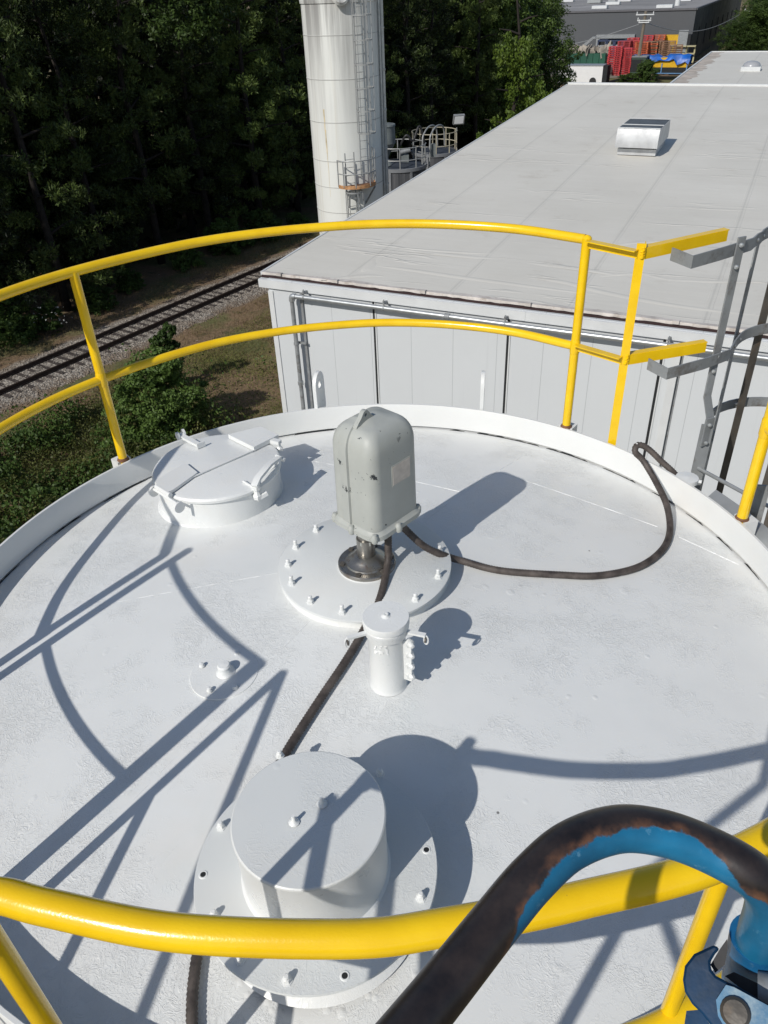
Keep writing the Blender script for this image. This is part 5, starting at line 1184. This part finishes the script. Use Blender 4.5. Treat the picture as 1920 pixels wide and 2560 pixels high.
for i, px in enumerate((1512, 1535, 1552)):
    q = ypx(px, 147); t = thing('parts_trolley', q, ('leftmost', 'middle', 'rightmost')[i] + ' dark blue framed trolley behind the red pallets', 'trolley', 'blue trolleys behind the pallets')
    MB().box(q + Z * 1.0, (2.9, 1.4, 0.25), (U, N, Z)).build('trolley_deck', navy, t)
    b = MB()
    for s_ in (-1.4, 0, 1.4): b.box(q + U * s_ + Z * 1.6, (0.2, 1.4, 2.6), (U, N, Z))
    b.box(q + Z * 2.9, (3.0, 1.4, 0.25), (U, N, Z)); b.build('trolley_frame', navy, t)
    b = MB(); b.box(q + Z * 1.8 + U * .7, (1.0, 1.1, 0.9), (U, N, Z)); b.box(q + Z * 1.8 - U * .7, (0.9, 1.1, 0.8), (U, N, Z)); b.build('load', M['galv_light'], t)
# utility poles and the wire
polem = simple('weathered_timber_pole', (0.16, 0.135, 0.105), 0.9, 0, 0.2, 1, 0.2); polem2 = simple('treated_green_pole', (0.13, 0.155, 0.10), 0.9, 0, 0.2, 1, 0.2)
def pole(p, toppx, label, m_, arms, r0=0.30):
    r = ray(*toppx); zt = H + r.z / math.hypot(r.x, r.y) * math.hypot(p.x, p.y); az = math.atan2(r.x, r.y); d = math.hypot(p.x, p.y); top = Vector((math.sin(az) * d, math.cos(az) * d, zt))
    t = thing('utility_pole', p, label, 'pole', 'utility poles at the far yard')
    MB().tube([p, top], r0, 10, True, [r0, r0 * 0.7]).build('pole_shaft', m_, t)
    for (f, w) in arms:
        w *= 0.6; c = p.lerp(top, f); MB().box(c - N * 0.3, (w, 0.14, 0.13), (U, N, Z)).build('cross_arm', M['trim'], t)
        for s_ in (-0.45, 0.45): MB().lathe(c + U * w * s_ - N * .3 + Z * 0.1, [(0.08, 0), (0.08, 0.25), (0.0001, 0.3)], 8).build('insulator', M['trim'], t)
    return top
tp1 = pole(ypx(1590, 186), (1615, 28), 'brown timber utility pole standing among the red pallets', polem, [(0.95, 4.4), (0.86, 3.4), (0.83, 2.6)])
tp2 = pole(gpx(1848, 140), (1871, 24), 'pale green timber utility pole against the bushes at the far right', polem2, [(0.97, 2.0)])
b = MB(); pts = [];
for i in range(31):
    t = i / 30; q = tp1.lerp(tp2, t); q.z -= 2.2 * math.sin(math.pi * t) + 1.4 * (1 - t); pts.append(q)
b.tube(pts, 0.055, 5); a1_ = ray(1200, 60); 
p_l = Vector((math.sin(0.11) * 150, math.cos(0.11) * 150, H - 8)); pts = [tp1.lerp(p_l, i / 20) - Z * (2.0 * math.sin(math.pi * i / 20) + 1.4) for i in range(21)]; b.tube(pts, 0.05, 5)
tag(b.build('overhead_wire', M['galv'], None, tp1), 'thin overhead wire strung between the two utility poles', 'wire')

# ================================================================ vegetation
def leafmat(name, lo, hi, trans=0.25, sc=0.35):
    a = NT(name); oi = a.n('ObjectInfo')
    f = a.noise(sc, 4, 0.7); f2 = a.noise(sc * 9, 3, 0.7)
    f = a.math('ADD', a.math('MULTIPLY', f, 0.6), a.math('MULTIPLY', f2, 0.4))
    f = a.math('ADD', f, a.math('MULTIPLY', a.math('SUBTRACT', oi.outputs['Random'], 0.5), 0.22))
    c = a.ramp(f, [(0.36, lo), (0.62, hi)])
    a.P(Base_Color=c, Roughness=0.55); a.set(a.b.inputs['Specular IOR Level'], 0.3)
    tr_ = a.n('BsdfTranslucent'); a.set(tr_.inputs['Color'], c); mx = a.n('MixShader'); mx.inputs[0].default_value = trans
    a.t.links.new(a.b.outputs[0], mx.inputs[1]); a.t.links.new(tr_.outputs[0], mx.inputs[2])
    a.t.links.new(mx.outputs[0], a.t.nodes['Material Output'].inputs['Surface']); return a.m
M['pine'] = leafmat('pine_needles', (0.007, 0.014, 0.004), (0.10, 0.145, 0.034), 0.15)
M['leaf'] = leafmat('broad_leaves', (0.026, 0.050, 0.010), (0.085, 0.135, 0.028), 0.25)
M['leaf_bright'] = leafmat('bright_young_leaves', (0.07, 0.12, 0.015), (0.14, 0.20, 0.03), 0.3)
M['shrub'] = leafmat('shrub_leaves', (0.036, 0.068, 0.014), (0.105, 0.17, 0.038), 0.25, 0.8)
M['weed'] = leafmat('weeds_and_brambles', (0.06, 0.075, 0.018), (0.24, 0.25, 0.075), 0.25, 0.5)
M['drygrass'] = leafmat('dry_grass', (0.10, 0.075, 0.035), (0.27, 0.21, 0.10), 0.2, 0.6)
M['blossom'] = simple('white_blossom', (0.7, 0.68, 0.62), 0.6)
M['bark'] = simple('pine_bark', (0.022, 0.017, 0.014), 0.95, 0, 0.4, 5, 0.6, 15)
def quads_mesh(name, cen, nrm, tan, lx, ly, mat):
    """cen (n,3), nrm/tan unit vectors; one four sided leaf each, pointed"""
    n = len(cen); bit = np.cross(nrm, tan)
    v = np.empty((n, 4, 3)); v[:, 0] = cen - tan * lx[:, None]; v[:, 1] = cen + bit * ly[:, None] - tan * (lx * 0.1)[:, None]
    v[:, 2] = cen + tan * lx[:, None]; v[:, 3] = cen - bit * ly[:, None] + tan * (lx * 0.1)[:, None]
    me = bpy.data.meshes.new(name); me.vertices.add(n * 4); me.vertices.foreach_set('co', v.reshape(-1).astype(np.float32))
    me.loops.add(n * 4); me.loops.foreach_set('vertex_index', np.arange(n * 4, dtype=np.int32))
    me.polygons.add(n); me.polygons.foreach_set('loop_start', (np.arange(n) * 4).astype(np.int32)); me.polygons.foreach_set('loop_total', np.full(n, 4, np.int32))
    me.materials.append(mat); me.update(calc_edges=True); return me
def unit(a): return a / np.maximum(np.linalg.norm(a, axis=1, keepdims=True), 1e-9)
def leaves_around(cs, rad, per, g, lsize, aspect=0.45, up=0.3):
    """clumps: centres cs (m,3), radii rad (m,), per leaves each"""
    m_ = len(cs); idx = np.repeat(np.arange(m_), per); n = len(idx)
    d = unit(g.normal(size=(n, 3))); rr = rad[idx] * g.uniform(0.35, 1.0, n) ** 0.6
    c = cs[idx] + d * rr[:, None] * np.array([1, 1, 0.75])
    nr = unit(d * 0.8 + g.normal(size=(n, 3)) * 0.6 + np.array([0, 0, up])); t = unit(np.cross(nr, g.normal(size=(n, 3))))
    s = lsize * g.uniform(0.6, 1.3, n); return c, nr, t, s, s * aspect
def pine_crown(seed, h=18.0, r=3.6, z0=0.12, mat=None, tufts=330, per=62):
    g = np.random.default_rng(seed); cs = []
    nb = 60
    for k in range(nb):
        f = z0 + (1 - z0) * (k + g.uniform(-.4, .4)) / nb; az = k * 2.39996 + g.uniform(-.4, .4)
        L = r * (1 - f) ** 0.62 * (0.6 + 0.55 * g.random()) * (0.72 + 0.28 * min(1, f / 0.3)) + 0.35
        for j in range(int(3 + L * 2.1)):
            q = 0.38 + 0.66 * g.random(); side = g.normal() * 0.42 * q; rise = 0.10 * L * q - 0.05 * L
            x = math.cos(az) * L * q - math.sin(az) * side * 1.2; y = math.sin(az) * L * q + math.cos(az) * side * 1.2
            cs.append((x, y, f * h + rise + g.normal() * 0.18))
    cs = np.array(cs); rad = g.uniform(0.26, 0.50, len(cs)); per_ = np.full(len(cs), per)
    c, nr, t, lx, ly = leaves_around(cs, rad, per_, g, 0.125, 0.26)
    out = unit(c - cs[np.repeat(np.arange(len(cs)), per_)]); t = unit(out + g.normal(size=t.shape) * 0.45 + np.array([0, 0, .35])); nr = unit(np.cross(t, g.normal(size=t.shape)))
    return quads_mesh('pine_crown', c, nr, t, lx, ly, mat or M['pine'])
def broad_crown(seed, h, r, z0, mat, lobes=9, clumps=210, per=60, ls=0.115):
    g = np.random.default_rng(seed); L = []
    for k in range(lobes):
        f = z0 + (1 - z0) * (k + .5) / lobes; rr = r * (0.45 + 0.9 * math.sin(math.pi * min(1, (f - z0) / (1 - z0) * 0.82 + 0.15)) ** .8) * 0.66; az = g.uniform(0, 6.28); o_ = r * 0.38 * g.random() ** .5
        L.append((math.cos(az) * o_, math.sin(az) * o_, f * h, rr))
    L = np.array(L); pick = g.integers(0, lobes, clumps); d = unit(g.normal(size=(clumps, 3))); q = g.uniform(0.55, 1.08, clumps)
    cs = L[pick, :3] + d * (L[pick, 3] * q)[:, None] * np.array([1, 1, 0.85]); rad = g.uniform(0.09, 0.20, clumps) * r * 1.15
    per_ = np.full(clumps, per); c, nr, t, lx, ly = leaves_around(cs, rad, per_, g, ls, 0.5)
    return quads_mesh('leafy_crown', c, nr, t, lx, ly, mat)
def trunk_mesh(name, h, r0, seed, limbs=9, spread=2.0, zs=0.2):
    b = MB(); g = random.Random(seed); pts = [Vector((g.uniform(-.12, .12) * i, g.uniform(-.12, .12) * i, h * i / 6)) for i in range(7)]
    b.tube(pts, r0, 8, True, [r0 * (1 - 0.14 * i) for i in range(7)])
    for k in range(limbs):
        f = zs + (0.95 - zs) * k / limbs; az = k * 2.4; L = spread * (1 - f) ** .6 * 0.85 + .3; s_ = Vector((0, 0, f * h * .98)); 
        b.tube([s_, s_ + Vector((math.cos(az) * L * .5, math.sin(az) * L * .5, L * .12)), s_ + Vector((math.cos(az) * L, math.sin(az) * L, L * .18))], 0.07, 5, False, [r0 * .35 * (1 - f * .6), r0 * .2, r0 * .08])
    me = bpy.data.meshes.new(name); me.from_pydata(b.v, [], b.f); me.polygons.foreach_set('use_smooth', b.sm); me.materials.append(M['bark']); me.update(); return me
PC = [pine_crown(31 + i, 18.0, (3.9, 3.4, 4.3)[i], (0.06, 0.16, 0.10)[i]) for i in range(3)]
PT = [trunk_mesh('pine_trunk', 17.5, 0.26, i, 16, 3.4) for i in range(2)]
BC = [broad_crown(51, 13.0, 4.0, 0.12, M['leaf'], 10, 300, 70, 0.13), broad_crown(52, 13.0, 4.4, 0.10, M['leaf'], 11, 320, 70, 0.13), broad_crown(53, 7.0, 2.6, 0.10, M['leaf_bright'], 7, 150, 60, 0.12)]
BT = [trunk_mesh('broadleaf_trunk', 11.0, 0.24, 9, 14, 3.2)]
tcount = 0
def tree(p, crown, trunk, sc, rz, name, label, cat, group):
    t = bpy.data.objects.new(name, None); C.objects.link(t); t.location = p; t.rotation_euler = (0, 0, rz); t.scale = (sc[0], sc[0], sc[1])
    t['label'] = label; t['category'] = cat; t['group'] = group
    for nm, me in (('crown', crown), ('trunk', trunk)):
        if me is None: continue
        o = bpy.data.objects.new(nm, me); C.objects.link(o); o.parent = t
    return t
g_ = random.Random(21)
rows = [(7.2, 4.3, 0), (11.0, 4.6, 1), (15.5, 5.2, 2), (21.0, 6.0, 3)]
for off, step, ri in rows:
    t = -24.0 + ri * 1.7; 
    while t < 72 + ri * 3:
        q = T0 + TD * (t + g_.uniform(-.8, .8)) + TN * (off + g_.uniform(-1.0, 1.0)); az = math.degrees(math.atan2(q.x, q.y)); q.z = -0.1
        d = math.hypot(q.x, q.y)
        if az > -34 and az < 12.2 - 0.02 * ri:
            if az > 7.6:       # lower broadleaf trees at the right hand end of the wood
                hh = (12.0 + 3.2 * (az < 9.8) + g_.uniform(-1, 1)) / 13.0
                tree(q, BC[g_.randrange(2)], BT[0], (hh * 0.95, hh), g_.uniform(0, 6.28), 'broadleaf_tree', ('rounded green broadleaf tree at the front of the right end of the wood', 'green broadleaf tree in the second row at the right end of the wood', 'green broadleaf tree deep behind the right end of the wood', 'green broadleaf tree farthest back at the right end of the wood')[ri], 'tree', 'broadleaf trees at the right end of the wood')
            else:
                hh = g_.uniform(0.95, 1.25) + 0.04 * ri
                if ri > 0 or g_.random() < 0.86: tree(q, PC[g_.randrange(3)], PT[g_.randrange(2)], (g_.uniform(.9, 1.12), hh), g_.uniform(0, 6.28), 'pine_tree', ('dark pine tree ' + ('left of' if az < -1.4 else 'right of') + ' the tall silo, ' + ('in the front row by the track', 'in the second row of the wood', 'in the third row of the wood', 'in the backmost row of the wood')[ri]), 'tree', 'pine trees in the wood behind the track')
        t += step * g_.uniform(0.85, 1.2)
# broadleaf crowns catching the light inside the wood
for (px, dist, z_, s_) in ((505, 41.0, 0, 1.35), (660, 50, 0, 1.2)):
    r = ray(px, 0); a = math.atan2(r.x, r.y); q = Vector((math.sin(a) * dist, math.cos(a) * dist, z_ - 0.1))
    tree(q, BC[0], BT[0], (s_ * .8, s_), px * .1, 'broadleaf_tree', ('light green broadleaf tree rising among the pines at the top left' if px == 505 else 'green broadleaf tree among the pines left of the silo'), 'tree', None) if False else None
q = Vector((math.sin(math.radians(9.9)) * 72, math.cos(math.radians(9.9)) * 72, 0)); t_ = tree(q, BC[2], BT[0], (1.0, 1.45), 0.4, 'broadleaf_tree', 'bright yellow green young tree beside the left roof edge', 'tree', 'bright young trees'); del t_['group']
r = ray(500, 120); a = math.atan2(r.x, r.y); q = Vector((math.sin(a) * 47.0, math.cos(a) * 47.0, 0)); t_ = tree(q, broad_crown(54, 19.5, 2.6, 0.66, M['leaf'], 6, 170, 70, 0.12), None, (1.0, 1.0), 1.0, 'broadleaf_tree', 'tall light green broadleaf tree among the pines at top left', 'tree', 'x'); del t_['group']
# leafy mass deep inside the wood; near-black leaf colour stands in for its shade
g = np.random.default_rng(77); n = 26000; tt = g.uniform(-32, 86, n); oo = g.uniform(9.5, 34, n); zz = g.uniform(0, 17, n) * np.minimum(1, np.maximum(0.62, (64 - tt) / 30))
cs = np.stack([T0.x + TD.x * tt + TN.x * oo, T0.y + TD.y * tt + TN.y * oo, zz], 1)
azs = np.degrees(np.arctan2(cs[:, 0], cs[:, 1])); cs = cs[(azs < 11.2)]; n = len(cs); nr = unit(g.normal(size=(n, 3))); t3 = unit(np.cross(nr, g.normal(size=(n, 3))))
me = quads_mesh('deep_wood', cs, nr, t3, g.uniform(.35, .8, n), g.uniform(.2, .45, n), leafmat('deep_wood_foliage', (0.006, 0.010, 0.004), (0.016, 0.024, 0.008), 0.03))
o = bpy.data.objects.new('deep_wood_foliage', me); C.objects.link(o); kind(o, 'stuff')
# small tree / shrub by the track
SB = broad_crown(61, 3.5, 1.75, 0.05, M['shrub'], 9, 260, 90, 0.085)
q = onz(415, 1085, -H + 0.0); q.z = -0.05
tree(q, SB, trunk_mesh('shrub_stem', 2.6, 0.07, 3, 10, 1.2, 0.1), (1.0, 1.0), 0.3, 'shrub', 'leafy green bush between the railway track and the tank', 'shrub', None) if False else None
def solo(*a):
    t = tree(*a, 'x'); del t['group']; return t
ST = trunk_mesh('shrub_stem', 2.6, 0.07, 3, 10, 1.2, 0.1)
solo(q, SB, ST, (0.9, 0.84), 0.3, 'shrub', 'leafy green bush between the railway track and the tank', 'shrub')
SB2 = broad_crown(62, 2.0, 0.75, 0.05, M['shrub'], 5, 70, 80, 0.075)
solo(onz(440, 960, -H), SB2, None, (1.0, 1.35), 0.3, 'shrub', 'slender pale bush rising just behind the leafy green bush', 'shrub')
# shrubs along the edge of the wood
EB = broad_crown(63, 2.2, 1.7, 0.0, M['shrub'], 6, 130, 60, 0.10)
for k in range(16):
    t = -16 + 3.9 * k + g_.uniform(-1, 1); q = T0 + TD * t + TN * g_.uniform(4.9, 6.2); q.z = -0.2; s_ = g_.uniform(0.55, 1.15)
    tree(q, EB, None, (s_, s_ * g_.uniform(.6, 1.1)), g_.uniform(0, 6), 'edge_shrub', 'low dark shrub along the foot of the wood beside the track', 'shrub', 'low shrubs along the edge of the wood')
# ground cover
def cover(name, n, region, hts, mat, lx, ly, upright, seed):
    g = np.random.default_rng(seed); xy = region(g, n); n = len(xy); z = np.array([gz(a, b) for a, b in xy]) + hts(xy, g)
    c = np.column_stack([xy, z]); t = unit(g.normal(size=(n, 3)) * (1 - upright) + np.array([0, 0, upright])); nr = unit(np.cross(t, g.normal(size=(n, 3))))
    s = g.uniform(0.6, 1.4, n); me = quads_mesh(name, c, nr, t, s * lx, s * ly, mat); o = bpy.data.objects.new(name, me); C.objects.link(o); return kind(o, 'stuff')
def lump(x, y): return 0.5 + 0.5 * np.sin(x * 1.1 + 1.3 * np.sin(y * 0.9)) * np.sin(y * 1.3 + 1.1 * np.sin(x * 0.8 + 2))
def toff(xy): return (xy[:, 0] - T0.x) * TN.x + (xy[:, 1] - T0.y) * TN.y
def reg_weed(g, n):
    xy = np.column_stack([g.uniform(-24, -2.5, n), g.uniform(11, 34, n)]); o = toff(xy); az = np.degrees(np.arctan2(xy[:, 0], xy[:, 1]))
    p = np.clip((-o - 3.4) / 2.2, 0, 1) * np.clip((-7.0 - xy[:, 0] + (28 - xy[:, 1]) * 0.55) / 3.0 + lump(xy[:, 0], xy[:, 1]) * 0.6, 0.04, 1)
    keep = (g.random(n) < p * (0.45 + 0.55 * lump(xy[:, 0] * 1.7, xy[:, 1] * 1.7))) & (az > -40); return xy[keep]
cover('bramble_thicket', 330000, reg_weed, lambda xy, g: g.uniform(0, 1, len(xy)) ** 0.8 * (0.15 + 1.15 * lump(xy[:, 0], xy[:, 1]) * np.clip((-toff(xy) - 4.6) / 5, 0.1, 1)), M['weed'], 0.055, 0.026, 0.35, 5)
def reg_green(g, n):
    xy = reg_weed(g, n); return xy[lump(xy[:, 0] * .8 + 3, xy[:, 1] * .8) > 0.55]
cover('leafy_thicket', 220000, reg_green, lambda xy, g: 0.1 + g.uniform(0, 1, len(xy)) * (0.25 + 1.25 * lump(xy[:, 0], xy[:, 1])), M['shrub'], 0.07, 0.045, 0.1, 6)
def reg_dry(g, n):
    t = g.uniform(-14, 26, n); o = np.where(g.random(n) < 0.45, g.uniform(2.4, 5.4, n), -g.uniform(2.6, 7.5, n)); xy = np.column_stack([T0.x + TD.x * t + TN.x * o, T0.y + TD.y * t + TN.y * o])
    return xy[g.random(n) < 0.25 + 0.75 * lump(xy[:, 0] * 1.5, xy[:, 1] * 1.5) ** 2]
cover('dry_grass', 60000, reg_dry, lambda xy, g: g.uniform(0, 0.22, len(xy)), M['drygrass'], 0.075, 0.010, 0.75, 8)
def reg_lawn(g, n):
    xy = np.column_stack([g.uniform(-12, 0, n), g.uniform(20, 42, n)]); o = toff(xy); un_ = xy[:, 0] * U.x + xy[:, 1] * U.y
    return xy[(o < -4.2) & (un_ < WL - 0.1) & (g.random(n) < 0.15 + 0.85 * lump(xy[:, 0] * .6, xy[:, 1] * .6) ** 1.5)]
cover('short_grass', 170000, reg_lawn, lambda xy, g: g.uniform(0, 0.09, len(xy)), M['weed'], 0.05, 0.010, 0.6, 9)
# flowering weed by the edge of the wood
q = onz(140, 828, -H); g = np.random.default_rng(5); n = 60
me = quads_mesh('blossoms', np.column_stack([g.normal(0, .45, n), g.normal(0, .4, n), g.uniform(.5, 1.5, n)]), unit(g.normal(size=(n, 3))), unit(np.cross(g.normal(size=(n, 3)), g.normal(size=(n, 3)))), np.full(n, .055), np.full(n, .05), M['blossom'])
ft = solo(q, me, None, (1, 1), 0, 'flowering_shrub', 'small bush with white blossoms at the dark edge of the wood', 'shrub')
for c in ft.children: c.name = 'blossoms'
o = bpy.data.objects.new('foliage', SB2); C.objects.link(o); o.parent = ft; o.scale = (1, 1, .8)
# trees beyond the annex, far right, and by the dark warehouse
for i, (px, py, s_) in enumerate(((1822, 152, .75), (1850, 145, .9), (1885, 146, 1.1), (1920, 140, 1.2), (1960, 140, 1.2), (1885, 122, 1.15), (1925, 108, 1.4), (1965, 100, 1.8), (1945, 92, 1.6), (1990, 80, 2.1))):
    q = onz(px, py, -H); tree(q, BC[i % 2], None, (s_ * 0.95, s_ * (0.62 if i < 5 else 0.78)), i * 1.3, 'far_tree', 'rounded green tree beyond the annex roof at the far right', 'tree', 'green trees beyond the annex roof')
q = onz(1612, 208, -H); solo(q, SB, None, (0.95, 0.75), 0.2, 'yard_shrub', 'dark green bush in front of the utility pole in the yard', 'shrub')
q = onz(1572, 206, -H); solo(q, SB2, None, (2.6, 0.6), 0.2, 'yard_shrub', 'thin olive weeds left of the dark bush in the yard', 'shrub')
# unseen tree added left of the view to cast shade on the grass
for i, (x, y, s_) in enumerate(((-14.6, 12.2, 0.86),)):
    tree(Vector((x, y, -0.1)), BC[i % 2], BT[0], (0.85, s_), i, 'shadow_caster_tree', 'unseen broadleaf tree added left of the tank to cast shade on the grass', 'tree', 'x')
